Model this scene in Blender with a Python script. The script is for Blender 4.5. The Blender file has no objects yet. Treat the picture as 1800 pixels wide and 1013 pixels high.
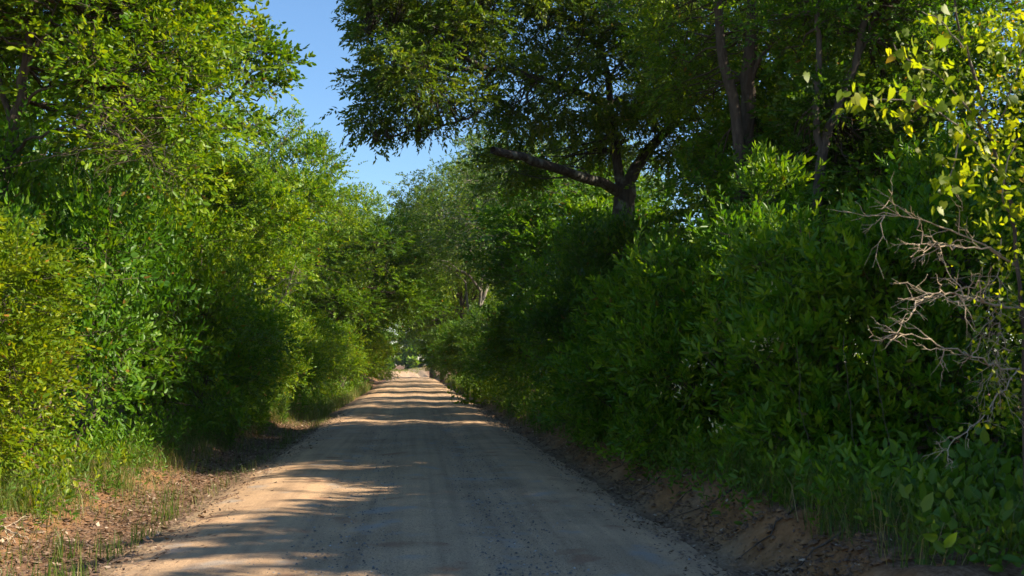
import bpy, math, random
import numpy as np
from mathutils import Vector, Matrix
scene = bpy.context.scene
C = scene.collection
R = math.radians

# ------------------------------------------------------------------ camera
F, CX, CY, EYE = 1750.0, 900.0, 506.5, 1.7
cam_d = bpy.data.cameras.new("camera")
cam_d.lens = 35.0; cam_d.sensor_width = 36.0
cam_d.clip_start = 0.05; cam_d.clip_end = 3000.0
cam_d.dof.use_dof = True; cam_d.dof.focus_distance = 24.0; cam_d.dof.aperture_fstop = 4.0
cam = bpy.data.objects.new("camera", cam_d); C.objects.link(cam)
cam.location = (0, 0, EYE)
cam.rotation_euler = (R(90 + 4.38), 0, R(-5.71))
scene.camera = cam
_CM = cam.rotation_euler.to_matrix()

def P(u, v, d):
    """world point at depth d (metres down the road) seen at photo position u, v"""
    r = _CM @ Vector(((u - CX) / F, (CY - v) / F, -1.0))
    r *= d / r.y
    return np.array((r.x, r.y, r.z + EYE))

# ------------------------------------------------------------------ sky, sun, exposure
SUN_EL, SUN_AZ = R(33), R(104)          # azimuth clockwise from the road direction
world = bpy.data.worlds.new("World"); scene.world = world; world.use_nodes = True
wn = world.node_tree.nodes
sky = wn.new('ShaderNodeTexSky'); sky.sky_type = 'NISHITA'; sky.sun_disc = False
sky.sun_elevation = SUN_EL; sky.sun_rotation = SUN_AZ
sky.air_density = 1.3; sky.dust_density = 0.0; sky.ozone_density = 7.0
world.node_tree.links.new(sky.outputs[0], wn['Background'].inputs[0])
wn['Background'].inputs[1].default_value = 0.075
sun_d = bpy.data.lights.new("sun", 'SUN'); sun_d.energy = 5.0; sun_d.angle = R(0.6)
sun_d.color = (1.0, 0.88, 0.68)
sun = bpy.data.objects.new("sun", sun_d); C.objects.link(sun)
sdir = Vector((math.cos(SUN_EL) * math.sin(SUN_AZ), math.cos(SUN_EL) * math.cos(SUN_AZ), math.sin(SUN_EL)))
sun.rotation_euler = sdir.to_track_quat('Z', 'Y').to_euler()
sun.location = (40, 0, 40)
vs = scene.view_settings
vs.view_transform = 'Standard'; vs.look = 'None'; vs.gamma = 1.0; vs.use_curve_mapping = False
vs.exposure = 1.5
scene.cycles.max_bounces = 8
scene.cycles.transmission_bounces = 6
scene.cycles.diffuse_bounces = 4
scene.cycles.sample_clamp_indirect = 4.0

# ------------------------------------------------------------------ node helpers
def mat_new(name):
    m = bpy.data.materials.new(name); m.use_nodes = True
    nt = m.node_tree; nt.nodes.clear()
    out = nt.nodes.new('ShaderNodeOutputMaterial')
    return m, nt, out

def N(nt, t, **kw):
    n = nt.nodes.new(t)
    for k, v in kw.items():
        if k.startswith('i_'):
            key = k[2:]
            n.inputs[int(key) if key.isdigit() else key].default_value = v
        else:
            setattr(n, k, v)
    return n

def L(nt, a, b): nt.links.new(a, b)

def ramp(nt, fac, stops, interp='LINEAR'):
    n = nt.nodes.new('ShaderNodeValToRGB'); n.color_ramp.interpolation = interp
    e = n.color_ramp.elements
    while len(e) < len(stops): e.new(0.5)
    for k, (p, c) in zip(e, stops): k.position = p; k.color = (*c, 1)
    L(nt, fac, n.inputs[0]); return n.outputs[0]

def mixc(nt, fac, a, b, mode='MIX'):
    n = nt.nodes.new('ShaderNodeMix'); n.data_type = 'RGBA'; n.blend_type = mode
    for s, v in ((n.inputs[0], fac), (n.inputs[6], a), (n.inputs[7], b)):
        if hasattr(v, 'links'): L(nt, v, s)
        else: s.default_value = v if isinstance(v, float) else (*v, 1)
    return n.outputs[2]

def math_n(nt, op, a, b=0.0, clamp=False):
    n = nt.nodes.new('ShaderNodeMath'); n.operation = op; n.use_clamp = clamp
    for s, v in ((n.inputs[0], a), (n.inputs[1], b)):
        if hasattr(v, 'links'): L(nt, v, s)
        else: s.default_value = v
    return n.outputs[0]

def leaf_mat(name, dark, mid, light, odd=(0.16, 0.10, 0.02), trans=0.40, tgain=1.7, rough=0.46, spec=0.28, odd_at=0.975):
    """leaf tissue: colour differs from leaf to leaf (attribute v) and a little from plant to plant"""
    m, nt, out = mat_new(name)
    at = N(nt, 'ShaderNodeAttribute', attribute_name='v')
    oi = N(nt, 'ShaderNodeObjectInfo')
    shift = math_n(nt, 'MULTIPLY', math_n(nt, 'SUBTRACT', oi.outputs['Random'], 0.5), 0.25)
    f = math_n(nt, 'MINIMUM', math_n(nt, 'MULTIPLY', at.outputs['Fac'], 0.97), 0.999)
    keep = math_n(nt, 'LESS_THAN', at.outputs['Fac'], odd_at - 0.01)
    f = math_n(nt, 'ADD', f, math_n(nt, 'MULTIPLY', shift, keep), clamp=True)
    f = math_n(nt, 'MINIMUM', f, math_n(nt, 'ADD', math_n(nt, 'MULTIPLY', keep, -0.2), odd_at - 0.04 + 0.2))
    col = ramp(nt, f, [(0.0, dark), (0.45, mid), (0.90, light), (odd_at - 0.03, light), (odd_at - 0.02, odd), (1.0, odd)])
    p = N(nt, 'ShaderNodeBsdfPrincipled'); L(nt, col, p.inputs['Base Color'])
    p.inputs['Roughness'].default_value = rough; p.inputs['Specular IOR Level'].default_value = spec
    tc = mixc(nt, 1.0, col, (tgain * 1.15, tgain, tgain * 0.35), 'MULTIPLY')
    t = N(nt, 'ShaderNodeBsdfTranslucent'); L(nt, tc, t.inputs[0])
    mx = N(nt, 'ShaderNodeMixShader'); mx.inputs[0].default_value = trans
    L(nt, p.outputs[0], mx.inputs[1]); L(nt, t.outputs[0], mx.inputs[2]); L(nt, mx.outputs[0], out.inputs[0])
    return m

def bark_mat(name, a, b, scale=9.0, bump=0.6, lichen=None):
    m, nt, out = mat_new(name)
    tc = N(nt, 'ShaderNodeTexCoord')
    mp = N(nt, 'ShaderNodeMapping'); mp.inputs['Scale'].default_value = (1, 1, 0.22); L(nt, tc.outputs['Object'], mp.inputs[0])
    n1 = N(nt, 'ShaderNodeTexNoise', i_Scale=scale * 2, i_Detail=8.0, i_Roughness=0.65); L(nt, mp.outputs[0], n1.inputs['Vector'])
    vo = N(nt, 'ShaderNodeTexVoronoi', i_Scale=scale * 2.4); L(nt, mp.outputs[0], vo.inputs['Vector'])
    h = math_n(nt, 'ADD', n1.outputs['Fac'], math_n(nt, 'MULTIPLY', vo.outputs['Distance'], 0.7))
    col = ramp(nt, n1.outputs['Fac'], [(0.3, a), (0.7, b)])
    if lichen:
        n2 = N(nt, 'ShaderNodeTexNoise', i_Scale=3.0, i_Detail=5.0); L(nt, tc.outputs['Object'], n2.inputs['Vector'])
        f = ramp(nt, n2.outputs['Fac'], [(0.56, (0, 0, 0)), (0.66, (1, 1, 1))])
        col = mixc(nt, f, col, lichen)
    p = N(nt, 'ShaderNodeBsdfPrincipled'); L(nt, col, p.inputs['Base Color']); p.inputs['Roughness'].default_value = 0.9
    p.inputs['Specular IOR Level'].default_value = 0.2
    bp = N(nt, 'ShaderNodeBump'); bp.inputs['Strength'].default_value = bump; bp.inputs['Distance'].default_value = 0.03
    L(nt, h, bp.inputs['Height']); L(nt, bp.outputs[0], p.inputs['Normal']); L(nt, p.outputs[0], out.inputs[0])
    return m

M = {}
M['bright'] = leaf_mat('leaf_bright', (0.044, 0.116, 0.004), (0.096, 0.192, 0.005), (0.215, 0.290, 0.007), odd=(0.22, 0.13, 0.02))
M['yellow'] = leaf_mat('leaf_yellow_green', (0.080, 0.150, 0.004), (0.150, 0.220, 0.006), (0.280, 0.305, 0.009), odd=(0.30, 0.15, 0.02), odd_at=0.96)
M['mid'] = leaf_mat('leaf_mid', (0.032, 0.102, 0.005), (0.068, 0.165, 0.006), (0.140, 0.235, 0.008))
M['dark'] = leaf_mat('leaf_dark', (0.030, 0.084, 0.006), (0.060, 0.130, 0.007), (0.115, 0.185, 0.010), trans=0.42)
M['oak'] = leaf_mat('leaf_oak', (0.042, 0.092, 0.008), (0.082, 0.142, 0.010), (0.165, 0.205, 0.014), odd=(0.17, 0.14, 0.03), rough=0.42, trans=0.45)
M['drab'] = leaf_mat('leaf_drab', (0.036, 0.086, 0.009), (0.070, 0.138, 0.012), (0.135, 0.198, 0.016), odd=(0.16, 0.09, 0.04), odd_at=0.94)
M['laurel'] = leaf_mat('leaf_laurel', (0.036, 0.115, 0.005), (0.078, 0.175, 0.006), (0.160, 0.250, 0.009), rough=0.42, odd=(0.12, 0.10, 0.02))
M['vine'] = leaf_mat('leaf_vine', (0.100, 0.180, 0.005), (0.190, 0.255, 0.007), (0.310, 0.325, 0.010), odd=(0.32, 0.23, 0.02), trans=0.55, tgain=1.7, odd_at=0.96)
M['weed'] = leaf_mat('leaf_weed', (0.044, 0.112, 0.010), (0.082, 0.160, 0.014), (0.145, 0.208, 0.020))
M['grass'] = leaf_mat('grass_blade', (0.040, 0.090, 0.014), (0.085, 0.130, 0.020), (0.150, 0.165, 0.040), odd=(0.28, 0.22, 0.10), odd_at=0.90)
M['litter'] = leaf_mat('dead_leaf', (0.080, 0.048, 0.034), (0.180, 0.115, 0.078), (0.320, 0.220, 0.155), odd=(0.42, 0.32, 0.23), trans=0.15, tgain=1.0, rough=0.8, spec=0.2)
M['flower'] = leaf_mat('petal', (0.62, 0.60, 0.46), (0.72, 0.68, 0.46), (0.74, 0.62, 0.25), odd=(0.72, 0.52, 0.12), trans=0.3, tgain=0.9)
M['bark'] = bark_mat('bark_brown', (0.035, 0.026, 0.020), (0.110, 0.085, 0.065))
M['oakbark'] = bark_mat('bark_oak', (0.022, 0.018, 0.015), (0.085, 0.068, 0.056), scale=7, bump=0.9, lichen=(0.13, 0.13, 0.11))
M['greybark'] = bark_mat('bark_grey', (0.10, 0.085, 0.070), (0.26, 0.22, 0.18), scale=8, lichen=(0.20, 0.19, 0.16))
M['deadwood'] = bark_mat('dead_wood', (0.24, 0.17, 0.11), (0.52, 0.42, 0.30), scale=14, bump=0.3)
M['stem'] = bark_mat('green_stem', (0.05, 0.08, 0.02), (0.12, 0.14, 0.05), scale=20, bump=0.1)

# ------------------------------------------------------------------ mesh building
def mesh_from(name, v, tris=None, quads=None, mat=None, attr=None, smooth=False):
    """v (n,3); tris (k,3); quads (k,4); attr: one float per vertex"""
    me = bpy.data.meshes.new(name)
    nt = 0 if tris is None else len(tris); nq = 0 if quads is None else len(quads)
    me.vertices.add(len(v)); me.vertices.foreach_set('co', np.ascontiguousarray(v, np.float32).ravel())
    idx = np.concatenate([np.asarray(a, np.int32).ravel() for a in (tris, quads) if a is not None and len(a)])
    tot = np.concatenate([np.full(nt, 3, np.int32), np.full(nq, 4, np.int32)])
    st = np.concatenate([[0], np.cumsum(tot)[:-1]]).astype(np.int32)
    me.loops.add(len(idx)); me.loops.foreach_set('vertex_index', idx)
    me.polygons.add(nt + nq); me.polygons.foreach_set('loop_start', st)
    if smooth: me.polygons.foreach_set('use_smooth', np.ones(nt + nq, bool))
    me.update(calc_edges=True)
    if attr is not None:
        a = me.attributes.new('v', 'FLOAT', 'POINT'); a.data.foreach_set('value', np.asarray(attr, np.float32))
    if mat: me.materials.append(mat)
    return me

def link(name, me, parent=None):
    o = bpy.data.objects.new(name, me); C.objects.link(o)
    if parent: o.parent = parent
    return o

def nrm(a): return a / np.maximum(np.linalg.norm(a, axis=-1, keepdims=True), 1e-9)

class Tubes:
    """several tapering limbs gathered into one mesh"""
    def __init__(s): s.v = []; s.q = []; s.n = 0
    def add(s, pts, radii, sides=6):
        pts = np.asarray(pts, float); k = len(pts)
        radii = np.asarray(radii, float)
        t = nrm(np.gradient(pts, axis=0))
        ref = np.array((0.31, 0.17, 0.05)) if abs(t[:, 2]).mean() > 0.6 else np.array((0, 0, 1.0))
        a = nrm(np.cross(t, ref)); b = np.cross(t, a)
        an = np.linspace(0, 2 * np.pi, sides, endpoint=False)
        ring = a[:, None] * np.cos(an)[None, :, None] + b[:, None] * np.sin(an)[None, :, None]
        vv = (pts[:, None] + ring * radii[:, None, None]).reshape(-1, 3)
        i = np.arange(k - 1)[:, None] * sides; j = np.arange(sides)[None]; j2 = (j + 1) % sides
        s.q.append((np.stack([i + j, i + j2, i + sides + j2, i + sides + j], -1).reshape(-1, 4)) + s.n)
        s.v.append(vv); s.n += len(vv)
    def mesh(s, name, mat): return mesh_from(name, np.concatenate(s.v), quads=np.concatenate(s.q), mat=mat, smooth=True)

def curve(rng, a, b, n=6, wob=0.06, sag=0.0, rise=0.0):
    """a limb's path from a to b"""
    a = np.asarray(a, float); b = np.asarray(b, float); L_ = np.linalg.norm(b - a)
    t = np.linspace(0, 1, n)[:, None]
    p = a + (b - a) * t
    w = rng.normal(0, wob * L_, (n, 3)) * (np.sin(np.pi * t))
    p = p + w
    p[:, 2] += (rise - sag) * L_ * np.sin(np.pi * t[:, 0])
    return p

def leaf_arrays(B, D, S, ln, wd, fold, curl, shape):
    """leaf outlines: B base, D along, S across; returns verts, tris, quads, verts per leaf"""
    n = len(B); U = np.cross(D, S)
    ln = ln[:, None]; wd = wd[:, None]
    tip = B + D * ln - U * ln * curl
    if shape == 'diamond':
        m = B + D * ln * 0.45 + U * wd * fold
        v = np.stack([B, m + S * wd * 0.5, tip, m - S * wd * 0.5], 1)
        k = np.arange(n)[:, None] * 4
        tris = np.concatenate([k + [0, 1, 2], k + [0, 2, 3]])
        return v.reshape(-1, 3), tris, None, 4
    if shape == 'heart':
        m1 = B + D * ln * 0.22 + U * wd * fold; m2 = B + D * ln * 0.62 + U * wd * fold * 0.6
        b0 = B + D * ln * 0.10
        v = np.stack([b0, B - D * ln * 0.02 + S * wd * 0.26, m1 + S * wd * 0.5, m2 + S * wd * 0.34, tip, m2 - S * wd * 0.34, m1 - S * wd * 0.5, B - D * ln * 0.02 - S * wd * 0.26], 1)
        k = np.arange(n)[:, None] * 8
        return v.reshape(-1, 3), None, np.concatenate([k + [0, 1, 2, 3], k + [0, 3, 4, 4]])[:0], 8
    m1 = B + D * ln * 0.30 + U * wd * fold - U * ln * curl * 0.15; m2 = B + D * ln * 0.68 + U * wd * fold * 0.8 - U * ln * curl * 0.5
    v = np.stack([B, m1 + S * wd * 0.46, m2 + S * wd * 0.40, tip, m2 - S * wd * 0.40, m1 - S * wd * 0.46], 1)
    k = np.arange(n)[:, None] * 6
    quads = np.concatenate([k + [0, 1, 2, 3], k + [0, 3, 4, 5]])
    return v.reshape(-1, 3), None, quads, 6

def spray_leaves(rng, O, A, m, slen, ln, wd, droop=0.25, ang=55, whorl=False, flat=0.6, hang=0.0):
    """leaves set along twigs: O twig origins, A twig directions; returns leaf frames and twig tips"""
    n = len(O); A = nrm(A)
    sl = slen * rng.uniform(0.65, 1.25, n)
    up = np.zeros((n, 3)); up[:, 2] = 1
    nn = nrm(up + rng.normal(0, flat, (n, 3)))
    Sd = nrm(np.cross(A, nn)); Nn = np.cross(Sd, A)
    t = np.linspace(0.12, 1.0, m)[None] + rng.uniform(-0.04, 0.04, (n, m))
    pos = O[:, None] + A[:, None] * (t * sl[:, None])[..., None]
    pos[..., 2] -= droop * sl[:, None] * t ** 2
    ax = np.repeat(A[:, None], m, 1).copy(); ax[..., 2] -= 2 * droop * t; ax = nrm(ax)
    a = np.radians(rng.normal(ang, 14, (n, m))); a *= np.clip(1.25 - 0.75 * t, 0.2, 1.1)
    if whorl:
        ph = np.arange(m)[None] * 2.4 + rng.uniform(0, 6.3, (n, 1))
        side = Sd[:, None] * np.cos(ph)[..., None] + Nn[:, None] * np.sin(ph)[..., None]
    else:
        sg = np.where(np.arange(m) % 2 == 0, 1.0, -1.0)[None, :, None]
        side = Sd[:, None] * sg + Nn[:, None] * rng.normal(0.1, 0.3, (n, m, 1))
    D = ax * np.cos(a)[..., None] + side * np.sin(a)[..., None] + rng.normal(0, 0.16, (n, m, 3))
    D[..., 2] -= hang
    D = nrm(D).reshape(-1, 3)
    nl = (Nn[:, None] * 1.0 + rng.normal(0, 0.45, (n, m, 3))).reshape(-1, 3)
    S = nrm(np.cross(D, nl))
    k = n * m
    s = rng.uniform(0.5, 1.3, k)
    tips = O + A * sl[:, None]; tips[:, 2] -= droop * sl
    return pos.reshape(-1, 3), D, S, ln * s, wd * s * rng.uniform(0.8, 1.15, k), tips

def wob_dir(d, ph):
    """uneven radius of a crown lobe"""
    return 1 + 0.16 * np.sin(3.1 * d[:, 0] + ph[0]) * np.cos(2.7 * d[:, 1] + ph[1]) + 0.12 * np.sin(5.3 * d[:, 2] + ph[2] + 2 * d[:, 0]) + 0.08 * np.sin(8.1 * d[:, 1] + ph[0] * 2)

def clumps_in(rng, lobes, n, shell=0.78):
    """clump centres over the outer and upper side of each lobe, so that lobes stay apart as rounded masses with hollows between"""
    lb = np.array([l[:6] for l in lobes], float)
    w = lb[:, 3] * lb[:, 4] + lb[:, 3] * lb[:, 5] + lb[:, 4] * lb[:, 5]; w = w / w.sum()
    mid = (lb[:, :3] * w[:, None]).sum(0)
    which = rng.choice(len(lobes), n, p=w); lb = lb[which]
    out = lb[:, :3] - mid; out = out / np.maximum(np.linalg.norm(out, axis=1, keepdims=True), 0.4)
    d = nrm(nrm(rng.normal(0, 1, (n, 3))) + out * 0.45 + np.array((0, 0, 0.22)))
    ph = rng.uniform(0, 6.28, 3)
    r = np.where(rng.random(n) < shell, rng.uniform(0.80, 1.0, n), rng.uniform(0.25, 0.8, n)) * wob_dir(d, ph)
    return lb[:, :3] + d * r[:, None] * lb[:, 3:6], d, lb[:, :3]

def crown_frames(rng, lobes, n_clump, per_clump, clump_r, m, slen, ln, wd, shell=0.78, outw=0.8, upw=0.25, zmin=None, **kw):
    cc, cd, cb = clumps_in(rng, lobes, n_clump, shell)
    k = rng.poisson(per_clump, n_clump) + 2
    ci = np.repeat(np.arange(n_clump), k); n = len(ci)
    off = rng.normal(0, 1, (n, 3)) * clump_r * rng.uniform(0.45, 1.15, n_clump)[ci][:, None] * np.array((1, 1, 0.62))
    O = cc[ci] + off
    A = cd[ci] * outw + nrm(off) * 0.55 + rng.normal(0, 0.35, (n, 3)); A[:, 2] += upw
    A = nrm(A)
    if zmin is not None:
        keep = O[:, 2] > zmin; O = O[keep]; A = A[keep]; ci = ci[keep]
    B, D, S, l, w, tips = spray_leaves(rng, O, A, m, slen, ln, wd, **kw)
    if zmin is not None:
        keep = B[:, 2] > zmin; B, D, S, l, w = B[keep], D[keep], S[keep], l[keep], w[keep]
    cl = np.repeat(rng.normal(0, 0.16, n_clump)[ci], m)
    if zmin is not None: cl = cl[keep]
    val = np.clip(rng.beta(2, 2.4, len(B)) * 0.88 + cl, 0.0, 0.90)
    ns = len(O); young = np.repeat(rng.random(ns) < 0.16, m); bare = np.repeat(rng.random(ns) < 0.05, m)
    if zmin is not None: young, bare = young[keep], bare[keep]
    val[young] = np.clip(val[young] + 0.34, 0, 0.90)
    odd = rng.random(len(B)) < 0.009
    val[odd] = 1.0
    B, D, S, l, w, val = [a[~bare] for a in (B, D, S, l, w, val)]
    return (B, D, S, l, w, val), (O, tips), (cc, cb)

def foliage_mesh(name, fr, mat, shape='diamond', fold=0.18, curl=0.12, drop=None):
    B, D, S, l, w, val = fr
    if drop is not None:
        k = np.ones(len(B), bool); k[drop] = False
        B, D, S, l, w, val = B[k], D[k], S[k], l[k], w[k], val[k]
    v, t, q, per = leaf_arrays(B, D, S, l, w, fold, curl, shape)
    return mesh_from(name, v, t, q, mat, attr=np.repeat(val, per))

def twig_mesh(name, rng, O, tips, mat, r=0.006, extra=None):
    """one thin three-sided stick per leaf spray, plus any heavier branchlets"""
    A = O - (tips - O) * 0.5; n = len(O)
    d = nrm(tips - A); s = nrm(np.cross(d, rng.normal(0, 1, (n, 3)))); u = np.cross(d, s)
    ring = [s, -0.5 * s + 0.87 * u, -0.5 * s - 0.87 * u]
    v = np.stack([A + k * r for k in ring] + [tips + k * r * 0.4 for k in ring], 1).reshape(-1, 3)
    b = np.arange(n)[:, None] * 6
    q = np.concatenate([b + [0, 1, 4, 3], b + [1, 2, 5, 4], b + [2, 0, 3, 5]])
    if extra is not None and extra.n:
        ev = np.concatenate(extra.v); eq = np.concatenate(extra.q) + len(v)
        v = np.concatenate([v, ev]); q = np.concatenate([q, eq])
    return mesh_from(name, v, quads=q, mat=mat)

# ------------------------------------------------------------------ object bookkeeping
def tag(o, label=None, cat=None, group=None, kind=None):
    for k, v in (('label', label), ('category', cat), ('group', group), ('kind', kind)):
        if v: o[k] = v
    return o

def empty(name, loc=(0, 0, 0), rz=0.0):
    o = bpy.data.objects.new(name, None); C.objects.link(o)
    o.empty_display_size = 0.3; o.location = loc; o.rotation_euler = (0, 0, rz); return o

def copy_tree(o, parent=None):
    c = o.copy(); C.objects.link(c)
    if parent: c.parent = parent
    for ch in list(o.children): copy_tree(ch, c)
    return c

_used = {}
def put(proto, x, y, rz, s, label, cat, group=None, z=None):
    assert 4 <= len(label.split()) <= 16, label
    """the first use moves the prototype itself, later uses are copies with copies of the parts"""
    o = copy_tree(proto) if _used.get(proto.name) else proto
    _used[o.name] = True; _used[proto.name] = True
    for k in ('group',):
        if k in o: del o[k]
    o.location = (x, y, ground_z(x, y) - 0.05 if z is None else z)
    o.rotation_euler = (0, 0, rz)
    o.scale = s if isinstance(s, tuple) else (s, s, s)
    return tag(o, label, cat, group)

# ------------------------------------------------------------------ the land
_gr = np.random.default_rng(5)
_gp = _gr.uniform(0, 6.28, 24)
def fuzz(x, y, s, k=0):
    return (np.sin(x * s + _gp[k] + 1.3 * np.sin(y * s * 0.7 + _gp[k + 1])) + np.sin(y * s * 1.3 + _gp[k + 2] + 1.1 * np.sin(x * s * 0.9 + _gp[k + 3]))
            + 0.6 * np.sin((x + y) * s * 2.1 + _gp[k + 4]) + 0.5 * np.sin((x - y) * s * 2.7 + _gp[k + 5])) / 3.1

def sstep(a, b, x):
    t = np.clip((x - a) / (b - a), 0, 1); return t * t * (3 - 2 * t)

def bend(y):
    return -0.012 * np.maximum(y - 125, 0) ** 1.15

def ground_z(x, y):
    x = np.asarray(x, float); y = np.asarray(y, float)
    x = x - bend(y)
    e1 = 0.16 * fuzz(x * 0, y, 0.9, 0) + 0.08 * fuzz(x * 0, y, 3.1, 6)
    z = -0.05 * sstep(2.0, 3.0, np.abs(x))
    bank = sstep(2.72 + 0.6 * e1, 3.50 + 0.7 * e1, x)
    z = z + bank * (0.44 + 0.10 * fuzz(x, y, 0.5, 3)) + 0.45 * sstep(3.7, 8.0, x)
    z = z - 0.09 * sstep(2.5, 3.1, -x) * (1 - sstep(3.3, 4.1, -x)) + 0.30 * sstep(3.5, 4.8, -x) + 0.4 * sstep(5, 9, -x)
    side = sstep(2.4, 3.0, np.abs(x))
    z = z + side * (0.035 * fuzz(x, y, 2.3, 9) + 0.018 * fuzz(x, y, 6.1, 12) + 0.010 * fuzz(x, y, 13.0, 2))
    z = z + bank * (1 - sstep(3.5, 4.1, x)) * (0.05 * fuzz(x, y, 4.2, 8) + 0.035 * fuzz(x * 0.4, y, 9.0, 14))
    z = z - 0.7 * sstep(128, 150, y) * (1 - sstep(160, 205, y))
    return z

def grid_mesh(name, xs, ys, zf, mat, attr=None):
    X, Y = np.meshgrid(xs, ys); Z = zf(X, Y)
    if np.ndim(X) == 2 and name == 'road': X = X + 0
    v = np.stack([X, Y, Z], -1).reshape(-1, 3)
    nx, ny = len(xs), len(ys)
    i = (np.arange(ny - 1)[:, None] * nx + np.arange(nx - 1)[None]).ravel()
    q = np.stack([i, i + 1, i + nx + 1, i + nx], -1)
    return mesh_from(name, v, quads=q, mat=mat, smooth=True)

# materials of the land
def ground_material():
    m, nt, out = mat_new('forest_floor')
    g = N(nt, 'ShaderNodeNewGeometry'); sp = N(nt, 'ShaderNodeSeparateXYZ'); L(nt, g.outputs['Position'], sp.inputs[0])
    n1 = N(nt, 'ShaderNodeTexNoise', i_Scale=1.1, i_Detail=6.0); L(nt, g.outputs['Position'], n1.inputs['Vector'])
    n2 = N(nt, 'ShaderNodeTexNoise', i_Scale=28.0, i_Detail=6.0, i_Roughness=0.7); L(nt, g.outputs['Position'], n2.inputs['Vector'])
    n3 = N(nt, 'ShaderNodeTexNoise', i_Scale=5.0, i_Detail=5.0); L(nt, g.outputs['Position'], n3.inputs['Vector'])
    soil = ramp(nt, n2.outputs['Fac'], [(0.28, (0.055, 0.030, 0.018)), (0.5, (0.17, 0.095, 0.055)), (0.72, (0.32, 0.20, 0.125))])
    clay = ramp(nt, n3.outputs['Fac'], [(0.3, (0.15, 0.070, 0.026)), (0.6, (0.31, 0.155, 0.062)), (0.75, (0.40, 0.23, 0.12))])
    clay = mixc(nt, 0.25, clay, soil)
    sand = ramp(nt, n2.outputs['Fac'], [(0.3, (0.24, 0.16, 0.09)), (0.7, (0.40, 0.29, 0.19))])
    # clay on the cut bank (steep), sand next to the road, humus elsewhere
    sn = N(nt, 'ShaderNodeSeparateXYZ'); L(nt, g.outputs['Normal'], sn.inputs[0])
    steep = ramp(nt, sn.outputs['Z'], [(0.86, (1, 1, 1)), (0.975, (0, 0, 0))])
    col = mixc(nt, steep, soil, clay)
    ax = math_n(nt, 'ABSOLUTE', sp.outputs['X'])
    w = math_n(nt, 'ADD', ax, math_n(nt, 'MULTIPLY', math_n(nt, 'SUBTRACT', n1.outputs['Fac'], 0.5), 1.4))
    near = ramp(nt, math_n(nt, 'MULTIPLY', w, 0.2), [(0.46, (1, 1, 1)), (0.62, (0, 0, 0))])
    col = mixc(nt, near, col, sand)
    p = N(nt, 'ShaderNodeBsdfPrincipled'); L(nt, col, p.inputs['Base Color']); p.inputs['Roughness'].default_value = 0.95
    p.inputs['Specular IOR Level'].default_value = 0.1
    bp = N(nt, 'ShaderNodeBump'); bp.inputs['Strength'].default_value = 0.7; bp.inputs['Distance'].default_value = 0.04
    L(nt, n2.outputs['Fac'], bp.inputs['Height']); L(nt, bp.outputs[0], p.inputs['Normal'])
    L(nt, p.outputs[0], out.inputs[0]); return m

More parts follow.
